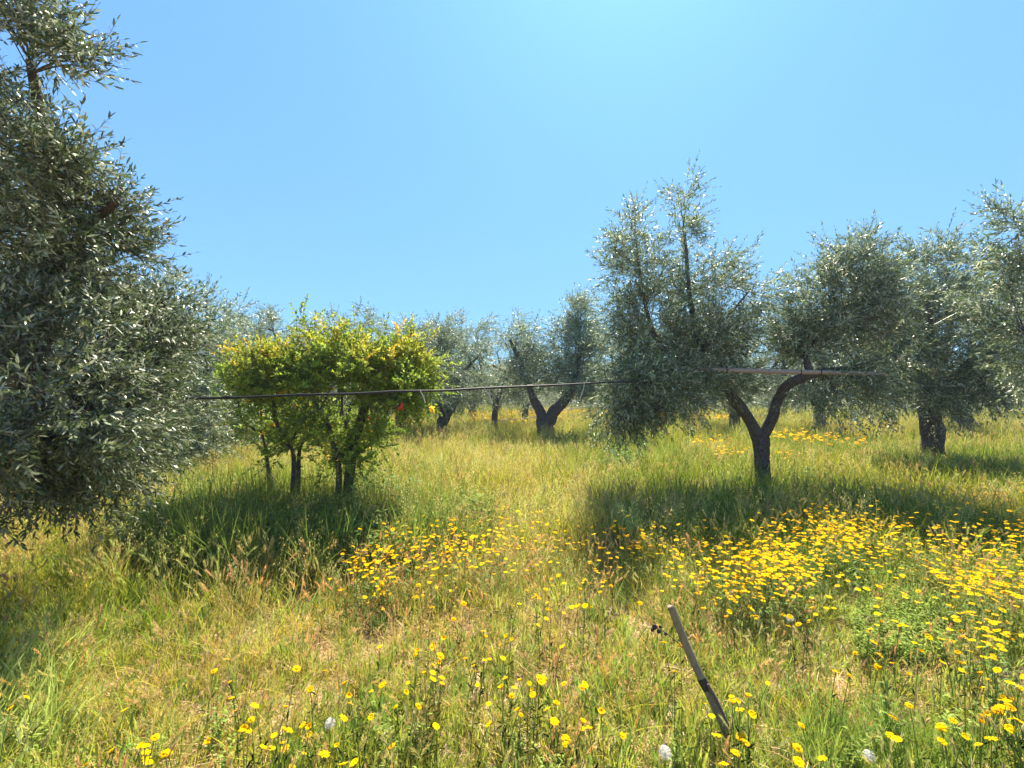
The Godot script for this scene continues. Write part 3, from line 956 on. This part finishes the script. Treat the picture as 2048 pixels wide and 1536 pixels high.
	for f in [[805, 806, 5.3, 1.5], [738, 833, 5.3, 1.0], [590, 808, 5.3, 1.0], [778, 696, 5.2, 1.0], [540, 708, 5.3, 0.9], [722, 715, 5.1, 0.9]]:
		var o := part("flower", fmesh, M.flower_red, root)
		o.transform = aim(Vector3(rnd(-0.6, 0.6), -0.6, 0.4), 0.0, (f[3] * 1.1 if f[3] > 1.2 else 0.6), pd(f[0], f[1], f[2]) - b)

# ---------------------------------------------------------------- pipes, pole, stake

func pipes_and_stake() -> void:
	var hose := thing("irrigation_hose", "thin black irrigation hose strung from the left olive past the pomegranate to the V-shaped olive", "hose", pd(840, 783, 4.2))
	var b := hose.position
	var m := MB.new()
	var path := curve(wpath([[-160, 786, 3.6, 0.0112], [100, 796, 3.8, 0.0112], [330, 797, 3.9, 0.0112], [560, 792, 4.0, 0.0112], [720, 786, 4.1, 0.0112], [840, 782, 4.25, 0.0112], [970, 777, 4.6, 0.0112], [1165, 767, 5.5, 0.0112], [1290, 763, 6.4, 0.0112], [1372, 757, 7.1, 0.0112]]), 8)
	for k in path.size():
		path[k].y += sin(k * 0.55) * 0.004
	tube(m, to_local_path(path, b), 10, Color.WHITE)
	part("pipe", m.mesh(), M.hose, hose)
	for t in [[842, 782, 850, 806, 4.25], [970, 777, 985, 806, 4.6], [1168, 767, 1160, 797, 5.5]]:
		var tm := MB.new()
		var p := pd(t[0], t[1], t[4])
		var q := pd(t[2], t[3], t[4])
		var mid := p.lerp(q, 0.5) + Vector3(0.008, 0, 0.012)
		tube(tm, curve(to_local_path([v4(p + Vector3(0, 0.014, 0.01), 0.004), v4(p + Vector3(0, -0.008, 0.014), 0.004), v4(mid, 0.005), v4(q, 0.004)], b), 4), 6, Color.WHITE)
		part("drip_tube", tm.mesh(), M.pale, hose)
	for x in [[455, 795, 3.95], [600, 790, 4.02], [1060, 772, 5.0]]:
		var cm := MB.new()
		var p := pd(x[0], x[1], x[2])
		tube(cm, to_local_path([v4(p - Vector3(0.03, 0, 0), 0.0165), v4(p + Vector3(0.03, 0.001, -0.004), 0.0165)], b), 10, Color.WHITE)
		part("coupling", cm.mesh(), M.hose, hose)

	var pole := thing("wooden_pole", "weathered grey wooden pole laid level across the V-shaped olive's right arm", "pole", pd(1540, 742, 6.92))
	m = MB.new()
	tube(m, curve(to_local_path(wpath([[1318, 735, 6.82, 0.034], [1420, 739, 6.86, 0.036], [1540, 743, 6.92, 0.038], [1650, 745, 6.95, 0.036], [1768, 748, 6.98, 0.032]]), pole.position), 6), 10, Color.WHITE, 0.05)
	part("shaft", m.mesh(), M.weathered, pole)
	for x in [[1600, 744.2, 6.936], [1640, 744.8, 6.947], [1452, 740.2, 6.875]]:
		var tie := MB.new()
		var c := pd(x[0], x[1], x[2])
		tube(tie, to_local_path([v4(c - Vector3(0.007, 0, 0), 0.041), v4(c + Vector3(0.007, 0, 0), 0.041)], pole.position), 12, Color.WHITE)
		part("wire_tie", tie.mesh(), M.dark, pole)

	for s in [["pale irrigation pipe running low behind the split trunk in the middle distance", [[1000, 841, 19.0, 0.018], [1060, 835, 19.0, 0.018], [1140, 818, 18.5, 0.018], [1180, 812, 18.0, 0.018]]],
			["pale irrigation pipe running low behind the pomegranate's left stems", [[380, 858, 17.0, 0.018], [450, 855, 17.0, 0.018], [520, 850, 17.0, 0.018], [590, 848, 17.0, 0.018]]]]:
		var o := thing("low_pipe", s[0], "pipe", pd(s[1][0][0], s[1][0][1], s[1][0][2]))
		m = MB.new()
		tube(m, curve(to_local_path(wpath(s[1]), o.position), 5), 8, Color.WHITE)
		part("pipe", m.mesh(), M.pale, o)

	var crate := thing("red_crate", "small red crate in the grass far behind the pomegranate's stems", "crate", on_ground(gp(568, 862)) )
	crate.position = rooted(568, 22.0)
	for k in 3:
		var bm := BoxMesh.new()
		bm.size = Vector3(0.62, 0.09, 0.4)
		var o := part("side_slat", bm, M.red, crate)
		o.position = Vector3(0, 0.55 - 0.11 * k, 0)
	for s in [-1, 1]:
		var bm := BoxMesh.new()
		bm.size = Vector3(0.05, 0.7, 0.05)
		var o := part("corner_post", bm, M.red, crate)
		o.position = Vector3(0.335 * s, 0.33, 0.17)

	# the leaning cane in front
	var st := thing("leaning_stake", "weathered cane stake leaning left in the dry grass, dark ring at its joint", "stake", pd(1462, 1480, 2.17))
	b = st.position
	m = MB.new()
	tube(m, curve(to_local_path(wpath([[1340, 1213, 2.220, 0.0164], [1345, 1222, 2.220, 0.0176], [1370, 1285, 2.210, 0.0181], [1398, 1347, 2.195, 0.0175], [1405, 1362, 2.190, 0.0197]]), b), 5), 14, Color.WHITE, 0.05)
	part("upper_cane", m.mesh(), M.cane, st)
	m = MB.new()
	tube(m, curve(to_local_path(wpath([[1412, 1374, 2.190, 0.0197], [1418, 1388, 2.185, 0.0175], [1440, 1437, 2.160, 0.0175], [1452, 1465, 2.155, 0.0181], [1466, 1497, 2.15, 0.0176]]), b), 5), 14, Color.WHITE, 0.06)
	part("lower_cane", m.mesh(), M.cane, st)
	m = MB.new()
	tube(m, curve(to_local_path(wpath([[1402, 1355, 2.190, 0.0175], [1405, 1361, 2.190, 0.0218], [1409, 1369, 2.190, 0.021], [1413, 1377, 2.190, 0.0205]]), b), 4), 14, Color.WHITE, 0.12)
	part("joint_ring", m.mesh(), M.dark, st)
	m = MB.new()                                               # the pith of the cut top end
	tube(m, to_local_path(wpath([[1339.4, 1211.4, 2.220, 0.0134], [1340.6, 1214.0, 2.220, 0.0134]]), b), 12, Color.WHITE)
	part("cut_end", m.mesh(), M.pulp, st)
	m = MB.new()                                               # a strip of dry sheath that has split from the cane
	tube(m, curve(to_local_path(wpath([[1415, 1368, 2.170, 0.0060], [1432, 1398, 2.150, 0.0080], [1450, 1436, 2.120, 0.0060], [1462, 1462, 2.110, 0.0020]]), b), 4), 6, Color.WHITE)
	part("split_sheath", m.mesh(), M.dry, st)

	var dry := thing("dried_stalk", "thin dead flower stalk with dark seed capsules, left of the leaning stake", "stalk", on_ground(gp(1428, 1430)))
	b = dry.position
	m = MB.new()
	tube(m, curve([v4(Vector3(0, -0.03, 0), 0.004)] + to_local_path(wpath([[1405, 1345, 2.34, 0.0032], [1376, 1306, 2.3, 0.0028], [1340, 1272, 2.26, 0.0026], [1312, 1255, 2.24, 0.0023]]), b), 5), 6, Color.WHITE)
	part("stem", m.mesh(), M.dry, dry)
	for c in [[1309, 1254, 0.013], [1317, 1263, 0.010], [1331, 1268, 0.008], [1304, 1260, 0.009], [1320, 1254, 0.007]]:
		m = MB.new()
		var p := pd(c[0], c[1], 2.24) - b
		var r: float = c[2]
		tube(m, [v4(p - Vector3(0, r, 0), r * 0.3), v4(p - Vector3(0, r * 0.4, 0), r * 0.9), v4(p + Vector3(0, r * 0.3, 0), r), v4(p + Vector3(0, r, 0), r * 0.4)], 7, Color.WHITE, 0.2)
		part("seed_capsule", m.mesh(), M.dark, dry)

# ---------------------------------------------------------------- the meadow

func near_px(p: Vector3, px: float, py: float, rx: float, ry: float) -> float:      # 1 in the middle of a patch of ground round the spot under that pixel, 0 outside
	var c := gp(px, py)
	var ex := gp(px + rx, py)
	var ez := gp(px, py - ry)
	var dx := (p.x - c.x) / maxf(absf(ex.x - c.x), 0.1)
	var dz := (p.z - c.z) / maxf(absf(ez.z - c.z), 0.1)
	return clampf(1.4 - sqrt(dx * dx + dz * dz), 0.0, 1.0)

class Bed:                                                    # copies that wait to be laid out
	var meshes: Array
	var where := []
	var tints := []
	func _init(kinds: Array) -> void:
		meshes = kinds
		for k in kinds.size():
			where.append([])
			tints.append([])
	func put(k: int, t: Transform3D, c: Color) -> void:
		where[k % meshes.size()].append(t)
		tints[k % meshes.size()].append(c)

func lay(called: String, label: String, bed: Bed, mat: Material) -> void:
	var o := Node3D.new()
	o.name = numbered(called)
	add_child(o)
	tag(o, label, "grass" if mat == M.grass else "wild plants", "", "stuff")
	for k in bed.meshes.size():
		scattered("tufts", bed.meshes[k], mat, bed.where[k], bed.tints[k], o)

func dryness(x: float, z: float) -> float:
	var p := Vector3(x, 0, z)
	var n := patchy.get_noise_2d(x * 1.3, z * 1.3) * 0.55 + patchy.get_noise_2d(x * 4.0 + 50.0, z * 4.0) * 0.35
	var d := (0.41 if z > -4.5 else 0.38) + n
	d += 0.75 * near_px(p, 1640, 1360, 260, 120) + 0.40 * near_px(p, 640, 1250, 330, 90) + 0.5 * near_px(p, 1100, 1270, 300, 130) + 0.3 * near_px(p, 900, 1120, 250, 60)
	d += 0.7 * near_px(p, 1730, 885, 120, 12) + 0.25 * near_px(p, 1050, 960, 160, 50)
	d -= 0.5 * near_px(p, 1800, 1500, 220, 60) + 0.5 * near_px(p, 1320, 960, 180, 60) + 0.35 * near_px(p, 560, 1020, 220, 60) + 0.4 * near_px(p, 1800, 930, 200, 30)
	if z > -2.0:
		d -= 0.12
	return clampf(d, 0.0, 1.0)

func tallness(x: float, z: float) -> float:
	var p := Vector3(x, 0, z)
	var d := -z
	var t := 0.62 + clampf((d - 3.3) / 2.6, 0.0, 1.0) * 1.05
	t += patchy.get_noise_2d(x * 1.1 - 30.0, z * 1.1) * 0.3
	t += 0.35 * near_px(p, 420, 1150, 420, 120)
	t -= 0.25 * near_px(p, 1760, 1330, 220, 90)
	if d > 20.0:
		t *= 0.9
	return maxf(t, 0.35)

func meadow() -> void:
	var white := Color(1, 1, 1)
	var green := []
	for k in 4:
		green.append(make_tuft(17, 0.12, 0.34, 0.0075, 0.075, 0.85, white * 0.92, white))
	var sward_far := []
	for k in 4:
		sward_far.append(make_tuft(13, 0.13, 0.38, 0.0115, 0.09, 0.8, white * 0.9, white))
	var straw := []
	for k in 4:
		straw.append(make_tuft(17, 0.08, 0.27, 0.0038, 0.09, 1.5, white * 0.9, white))
	var ears := []
	for k in 3:
		ears.append(make_barley(6, 0.2, 0.36, Color(0.44, 0.39, 0.08), Color(0.56, 0.46, 0.17)))
	var oats := []
	for k in 3:
		oats.append(make_oat(5, 0.45, 0.8, Color(0.46, 0.44, 0.11), Color(0.62, 0.55, 0.22)))
	var herbs := []
	for k in 3:
		herbs.append(make_herb(6, 0.26, 0.045, 0.013, Color(0.19, 0.27, 0.055)))
	var swards := []
	for k in 4:
		swards.append(make_sward(12, 0.09, 0.2, 0.0095))
	var sw := Bed.new(swards)
	var litter := [make_litter(), make_litter()]
	var g := Bed.new(green)
	var gf := Bed.new(sward_far)
	var s := Bed.new(straw)
	var ea := Bed.new(ears)
	var oa := Bed.new(oats)
	var he := Bed.new(herbs)
	var li := Bed.new(litter)
	# rings of distance: from, to, tufts per square metre, size
	for ring in [[0.7, 3.0, 400.0, 0.85], [3.0, 6.5, 240.0, 1.0], [6.5, 13.0, 95.0, 1.12], [13.0, 26.0, 26.0, 1.5], [26.0, 60.0, 5.5, 2.1], [60.0, 130.0, 0.6, 3.0]]:
		var z0: float = ring[0]
		var z1: float = ring[1]
		var area := 1.35 * (z1 * z1 - z0 * z0) + 3.0 * (z1 - z0)
		for k in int(area * ring[2]):
			var d := sqrt(lerpf(z0 * z0, z1 * z1, rng.randf()))
			var x := rnd(-1, 1) * (1.35 * d + 1.5)
			var z := -d
			var p := Vector3(x, ground_y(x, z), z)
			var dry := dryness(x, z)
			var tall := tallness(x, z)
			var thin := near_px(p, 2060, 1385, 70, 30) + near_px(p, 610, 1400, 30, 25) * 0.8 + near_px(p, 1990, 1510, 60, 30) * 0.8
			if rng.randf() < thin:
				continue
			var lean := Vector3(rnd(-0.18, 0.30), 1, rnd(-0.2, 0.2))
			var size: float = ring[3] * rnd(0.75, 1.25)
			var pick := rng.randf()
			var t := aim(lean, rnd(0, TAU), size, p)
			if pick < 0.075 and d < 26.0:
				var c := Color(rnd(0.8, 1.2), rnd(0.8, 1.15), rnd(0.8, 1.1)) * lerpf(0.85, 1.05, dry)
				c.g *= lerpf(1.15, 0.9, dry)
				ea.put(rng.randi(), aim(lean, rnd(0, TAU), size * lerpf(0.8, 1.25, clampf(tall - 0.5, 0, 1)), p), c)
			elif pick < 0.075 + (0.08 if tall > 1.1 else 0.012) + 0.3 * near_px(p, 440, 970, 170, 50) + 0.16 * near_px(p, 960, 940, 220, 60) and d > 2.2 and d < 40.0:
				oa.put(rng.randi(), aim(lean, rnd(0, TAU), size * minf(tall, 1.25) * 0.62, p), Color(rnd(0.8, 1.15), rnd(0.8, 1.1), rnd(0.7, 1.1)))
			elif pick < (0.17 if d > 3.5 else 0.13) and d < 14.0 and rng.randf() > dry:
				var v := rnd(0.7, 1.25)
				he.put(rng.randi(), aim(lean, rnd(0, TAU), size * rnd(0.6, 1.1), p), Color(v * rnd(0.85, 1.2), v, v * 0.9))
			elif d < 6.5 and rng.randf() < 0.36:
				var v := rnd(0.75, 1.35)
				var yel := clampf(rnd(-0.2, 1.0), 0, 1)
				sw.put(rng.randi(), t.scaled_local(Vector3.ONE * rnd(0.7, 1.15)), Color(lerpf(0.17, 0.38, yel), lerpf(0.27, 0.40, yel), lerpf(0.05, 0.06, yel)) * v)
			elif rng.randf() < dry * 0.85:
				var v := rnd(0.7, 1.2)
				var pink := clampf(rnd(-0.5, 1.2), 0, 1)
				s.put(rng.randi(), t.scaled_local(Vector3(1, clampf(tall, 0.6, 1.5), 1)), Color(0.50 * v, lerpf(0.41, 0.33, pink) * v, lerpf(0.085, 0.15, pink) * v))
				if d < 5.0 and rng.randf() < 0.45:
					li.put(rng.randi(), Transform3D(Basis(Vector3.UP, rnd(0, TAU)).scaled(Vector3.ONE * rnd(0.7, 1.2)), p), Color(rnd(0.8, 1.1), rnd(0.75, 1.0), rnd(0.7, 1.1)))
			else:
				var v := rnd(0.5, 1.25) if d > 4.5 else rnd(0.6, 1.35)
				var yel := clampf(dry * 0.9 + rnd(-0.25, 0.45), 0, 1)
				var c := Color(lerpf(0.16, 0.48, yel), lerpf(0.255, 0.42, yel), lerpf(0.025, 0.04, yel)) * v
				if d > 4.5:
					gf.put(rng.randi(), t.scaled_local(Vector3(1, tall * rnd(0.75, 1.15), 1)), c)
				else:
					g.put(rng.randi(), t.scaled_local(Vector3(1, tall, 1)), c)
	# the pale fresh clump low at the left edge and finer grass low at the right
	for k in 40:
		var p := on_ground(gp(rnd(-60, 120), rnd(1300, 1520)))
		g.put(rng.randi(), aim(Vector3(0.5, 1, rnd(-0.1, 0.2)), rnd(0, TAU), rnd(1.0, 1.4), p), Color(0.40, 0.48, 0.11) * rnd(0.8, 1.2))
	for k in 190:
		var p := on_ground(gp(1800 + rng.randfn() * 150.0, 1530 + rng.randfn() * 45.0))
		g.put(rng.randi(), aim(Vector3(-0.15, 1, rnd(-0.2, 0.2)), rnd(0, TAU), rnd(0.55, 0.8), p).scaled_local(Vector3(0.8, 1, 0.8)), Color(0.24, 0.34, 0.06) * rnd(0.8, 1.2))
	for k in 170:                                             # tall grass crowding the pomegranate's stems
		var p := on_ground(rooted(rnd(450, 800), rnd(4.9, 5.5)))
		g.put(rng.randi(), aim(Vector3(rnd(-0.3, 0.4), 1, rnd(-0.3, 0.3)), rnd(0, TAU), rnd(1.0, 1.4), p).scaled_local(Vector3(1, rnd(1.8, 2.6), 1)), Color(lerpf(0.14, 0.34, rng.randf()), 0.25, 0.04) * rnd(0.7, 1.2))
	# weeds in the shade below the pomegranate and the low leafy patch at the right
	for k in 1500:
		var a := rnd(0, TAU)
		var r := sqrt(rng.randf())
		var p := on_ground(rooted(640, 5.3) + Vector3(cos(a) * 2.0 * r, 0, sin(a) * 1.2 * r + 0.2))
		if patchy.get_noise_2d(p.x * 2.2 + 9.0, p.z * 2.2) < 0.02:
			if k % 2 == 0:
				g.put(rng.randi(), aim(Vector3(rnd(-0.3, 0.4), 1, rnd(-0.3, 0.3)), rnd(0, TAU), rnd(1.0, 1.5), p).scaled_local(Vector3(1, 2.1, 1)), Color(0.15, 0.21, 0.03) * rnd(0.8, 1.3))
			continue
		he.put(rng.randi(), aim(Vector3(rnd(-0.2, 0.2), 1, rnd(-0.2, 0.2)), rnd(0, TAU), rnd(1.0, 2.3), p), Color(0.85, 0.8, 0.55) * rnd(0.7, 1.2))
	for k in 170:
		var p := on_ground(gp(1800 + rnd(-1, 1) * 90, 1290 + rnd(-1, 1) * 60))
		he.put(rng.randi(), aim(Vector3(rnd(-0.2, 0.2), 1, rnd(-0.2, 0.2)), rnd(0, TAU), rnd(0.5, 0.9), p), Color(1.05, 1.0, 0.7) * rnd(0.8, 1.25))
	lay("meadow_grass", "yellow-green meadow grass covering the ground between the trees", g, M.grass)
	lay("narrow_leaves", "narrow upright green leaves of meadow flowers in front", sw, M.grass)
	lay("tall_grass", "taller yellow-green grass of the middle distance under and between the olives", gf, M.grass)
	lay("dry_grass", "bent straw-coloured dry grass in patches among the green", s, M.grass)
	lay("barley_grass", "wild barley stalks with bristly tan ears in the meadow", ea, M.grass)
	lay("oat_grass", "tall wild oat stalks with hanging pale spikelets among the trees", oa, M.grass)
	lay("low_herbs", "low leafy green weeds between the grasses", he, M.herb)
	lay("grass_litter", "short dead stems lying on the dry earth in front", li, M.grass)

# ---------------------------------------------------------------- flowers

func counted(n: int) -> String:
	if n == 1: return "first"
	if n % 100 in [11, 12, 13]: return "%dth" % n
	return "%d%s" % [n, ["th", "st", "nd", "rd", "th", "th", "th", "th", "th", "th"][n % 10]]

func daisies() -> void:
	# patches of heads: pixel x, y, spread, spread, how many, where they grow
	var spots := []
	var places := ["the clump at the bottom left",
		"the clump below the left dandelion clock",
		"the few above the bottom left clump",
		"the tight bunch in left front grass",
		"the bottom left corner",
		"the pair at the left edge",
		"the group beside the left dandelion clock",
		"the bunch below the centre patch",
		"the group left of the stake's middle",
		"the sparse dry grass at the centre",
		"the group between clock and stake",
		"the group left of the stake's foot",
		"the scatter right below the centre patch",
		"the thin scatter below the centre patch",
		"the dense centre patch's main mass",
		"the left end of the centre patch",
		"the right half of the centre patch",
		"the thin end of the centre patch",
		"the scatter up left of the stake",
		"the top edge of the centre patch",
		"the left strip of the shadow's edge",
		"the strip inside the forked olive's shadow",
		"the near edge of the big drift",
		"the bright heart of the big drift",
		"the upper part of the big drift",
		"the right part of the big drift",
		"the lower fringe of the big drift",
		"the stretch above the stake's top",
		"the far right drift under the olives",
		"the top right corner of the drift",
		"the right edge, upper drift",
		"the right edge, middle drift",
		"the drift left of the right edge",
		"the leafy patch's upper side",
		"the right edge, lower drift",
		"the strip above the leafy patch's right",
		"the drift beyond the right edge",
		"the leafy green patch",
		"the group by the bare pale soil",
		"the bottom right group",
		"the overlapping row in right front grass",
		"the pair in fine green grass",
		"the dry grass right of the stake",
		"the bunch at the leaning stake's foot",
		"the few below the stake's foot",
		"the few low between stake and clock",
		"the dry grass beside the stake",
		"the far strip by the stout olive"]
	var row := -1
	for q in [
			[300, 1500, 60, 28, 12, 0], [590, 1495, 110, 30, 16, 0], [500, 1455, 50, 30, 6, 0], [438, 1375, 26, 12, 4, 0], [200, 1512, 50, 14, 3, 0], [30, 1392, 24, 6, 2, 0], [640, 1440, 80, 30, 8, 0],
			[850, 1335, 50, 30, 9, 1], [1080, 1385, 90, 50, 16, 1], [1000, 1290, 150, 50, 16, 1], [760, 1400, 120, 60, 12, 1], [1120, 1450, 80, 40, 8, 1], [900, 1330, 90, 50, 8, 1], [1000, 1200, 250, 50, 20, 1],
			[850, 1105, 100, 38, 227, 2], [755, 1145, 55, 25, 105, 2], [1010, 1085, 110, 40, 140, 2], [1160, 1090, 60, 30, 20, 2], [1150, 1195, 80, 40, 24, 2], [1050, 1040, 50, 10, 8, 2],
			[1290, 1090, 80, 26, 140, 3], [1310, 1055, 60, 12, 14, 3], [1500, 1140, 90, 40, 210, 3], [1560, 1130, 70, 45, 297, 3], [1640, 1060, 90, 36, 262, 3], [1700, 1080, 70, 34, 192, 3], [1480, 1185, 90, 25, 40, 3], [1400, 1150, 60, 25, 24, 3],
			[1850, 1050, 140, 40, 192, 4], [1960, 1005, 100, 30, 157, 4], [2000, 1090, 70, 60, 157, 4], [1980, 1185, 80, 32, 140, 4], [1850, 1120, 120, 40, 105, 4], [1700, 1210, 110, 34, 36, 4], [1990, 1290, 60, 34, 34, 4], [1955, 1250, 60, 36, 28, 4], [2110, 1150, 60, 90, 40, 4],
			[1790, 1290, 100, 60, 12, 5], [2010, 1385, 40, 26, 12, 5], [1970, 1440, 60, 25, 14, 5], [1800, 1405, 22, 12, 4, 5], [1890, 1475, 16, 12, 3, 5], [1850, 1340, 60, 30, 7, 5],
			[1480, 1420, 26, 16, 8, 6], [1440, 1490, 30, 14, 5, 6], [1625, 1505, 26, 14, 4, 6], [1470, 1340, 90, 50, 6, 6],
			[1900, 950, 150, 20, 26, 4]]:
		row += 1
		for k in q[4]:
			var a := rnd(0, TAU)
			var r := sqrt(-2.0 * log(rnd(0.03, 1.0))) * 0.72
			var h := rnd(0.24, 0.40)
			var p := gp(q[0] + cos(a) * q[2] * r, q[1] + sin(a) * q[3] * r, h)
			spots.append([p.distance_to(EYE), p, q[5], row, ""])
	spots.sort_custom(func(p, q): return p[0] < q[0])
	for k in places.size():                                     # counted from the left within each patch
		var mine := []
		for n in mini(300, spots.size()):
			if spots[n][3] == k:
				mine.append(spots[n])
		mine.sort_custom(func(p, q): return p[1].x / p[1].z > q[1].x / q[1].z)
		for n in mine.size():
			mine[n][4] = "yellow daisy, %s from the left in %s" % [counted(n + 1), places[k]] if mine.size() > 1 else "single yellow daisy in %s" % places[k]
	var groups := ["daisies low at the left front", "daisies in the dry grass in front", "daisies of the centre patch", "daisies below the forked olive", "daisies of the right drift", "daisies low at the right front", "daisies round the stake"]
	var petals := []
	var discs := []
	var stems := []
	for k in 4:
		petals.append(petals_mesh(0.0165, [0.0, 0.12, -0.3, 0.75][k], [1.0, 1.12, 0.85, 0.95][k]))
		discs.append(disc_mesh(0.0165))
	for k in 5:
		stems.append([0.24 + 0.035 * k, Vector3(rnd(-0.05, 0.07), 0, rnd(-0.05, 0.05))])
	var stem_meshes := []
	for q in stems:
		stem_meshes.append(stem_mesh(q[0], q[1]))
	var rest := Bed.new([joined_daisy(1, 0.0, 0.32, 0.0168), joined_daisy(1, 0.0, 0.32, 0.0168), joined_daisy(1, 0.0, 0.32, 0.0168)])
	for n in spots.size():
		var head: Vector3 = spots[n][1]
		if n >= 300:
			var low := on_ground(Vector3(head.x, 0, head.z))
			var sz := (head.y - low.y) / 0.32
			rest.put(rng.randi(), Transform3D(Basis(Vector3.UP, rnd(0, TAU)).scaled(Vector3(1, sz, 1) * rnd(0.95, 1.25)), low), Color(1, rnd(0.82, 1.1), 1))
			continue
		var k := rng.randi() % 5
		var high: float = stems[k][0]
		var bow: Vector3 = stems[k][1]
		var turn := rnd(0, TAU)
		var foot := Vector3(head.x, 0, head.z) - bow.rotated(Vector3.UP, turn)
		var o := thing("yellow_daisy", spots[n][4], "flower", on_ground(foot), groups[spots[n][2]])
		o.rotation.y = turn
		part("stem", stem_meshes[k], M.herb, o)
		var tilt := Basis.from_euler(Vector3(rnd(-0.6, 0.45), rnd(0, TAU), rnd(-0.55, 0.55))).scaled(Vector3.ONE * rnd(0.68, 1.25))
		var top := Transform3D(tilt, Vector3.UP * high + bow)
		part("petals", petals[n % 4], M.petal, o).transform = top
		part("disc", discs[n % 4], M.petal, o).transform = top
	lay("yellow_daisies", "yellow daisies too many to count in the farther part of the drifts", rest, M.petal)
	var far := Bed.new([joined_daisy(16, 0.28, 0.52, 0.032), joined_daisy(16, 0.28, 0.52, 0.032)])
	for q in [[30.0, 48.0, 0.02, 0.36, 480], [22.0, 40.0, -0.1, 0.12, 260], [24.0, 34.0, 0.28, 0.5, 120], [14.0, 20.0, -0.64, -0.48, 130], [15.0, 24.0, -0.31, -0.22, 90], [11.0, 14.0, 0.58, 0.78, 12], [9.0, 13.0, 0.42, 0.60, 4]]:
		for k in q[4]:
			var d := rnd(q[0], q[1])
			var p := on_ground(Vector3(rnd(q[2], q[3]) * d, 0, -d))
			if patchy.get_noise_2d(p.x * 0.6, p.z * 0.6) < -0.05:
				continue
			far.put(rng.randi(), Transform3D(Basis(Vector3.UP, rnd(0, TAU)).scaled(Vector3.ONE * rnd(1.1, 1.6)), p), Color(1, rnd(0.82, 1.1), 1))
	lay("distant_daisies", "orange-yellow strips of daisies in the sun between the far trunks", far, M.petal)

func small_plants() -> void:
	# dandelion clocks
	var fm := MB.new()
	for k in 200:
		var o := rvec()
		var s := side_of(o) * 0.0007
		fm.tri(o * 0.003 + s, o * 0.003 - s, o * 0.024, Color(0.7, 0.68, 0.62))
		for j in 3:
			var u := side_of(o).rotated(o, j * 2.1) * 0.008
			var w := u.cross(o).normalized() * 0.0009
			fm.tri(o * 0.0235 + w, o * 0.0235 - w, o * 0.027 + u, Color(0.7, 0.68, 0.62))
	var fluff := fm.mesh()
	for q in [[660, 1447, "white dandelion clock among the yellow daisies low at the left", 0.24, 1.0], [1330, 1505, "large white dandelion clock at the bottom, left of the stake's foot", 0.22, 1.15], [1580, 1236, "small ragged dandelion clock between stake and leafy patch", 0.33, 0.95], [1738, 1512, "greyish dandelion clock in the fine green grass low at the right", 0.2, 1.0]]:
		var head := gp(q[0], q[1], q[3])
		var foot := on_ground(Vector3(head.x, 0, head.z))
		var o := thing("dandelion_clock", q[2], "dandelion", foot, "dandelion clocks")
		part("stem", stem_mesh(head.y - foot.y, Vector3.ZERO), M.herb, o)
		var f := part("seed_head", fluff, M.fluff, o)
		f.position = head - foot
		f.scale = Vector3.ONE * q[4] * 0.8
	# leafy suckers and weeds that stand out
	for q in [["bright leafy bush of suckers at the foot of the split trunk", 1112, 14.6, 0.75, 70], ["tall dark-leaved weed beside the V-shaped trunk", 1592, 7.3, 0.35, 14], ["leafy green bush at the right foot of the pomegranate", 768, 5.9, 0.4, 26], ["low scrubby bush in the grass below the V-shaped olive's hanging twigs", 1245, 9.5, 0.4, 26]]:
		var base := rooted(q[1], q[2])
		var o := thing("leafy_bush", q[0], "bush", base, "leafy weeds and suckers")
		var where := [[], [], []]
		var tints := [[], [], []]
		for k in q[4]:
			var a := rnd(0, TAU)
			var r: float = sqrt(rng.randf()) * q[3]
			var z := rng.randi() % 3
			where[z].append(aim(Vector3(cos(a) * 0.4 * r / q[3], 1, sin(a) * 0.4 * r / q[3]), rnd(0, TAU), rnd(0.9, 1.7), Vector3(cos(a) * r * 0.7, 0, sin(a) * r * 0.7)))
			var v := rnd(0.8, 1.3)
			tints[z].append(Color(v, v * 1.05, v * 0.9))
		for z in 3:
			scattered("foliage", herb_twigs[z], M.herb, where[z], tints[z], o)
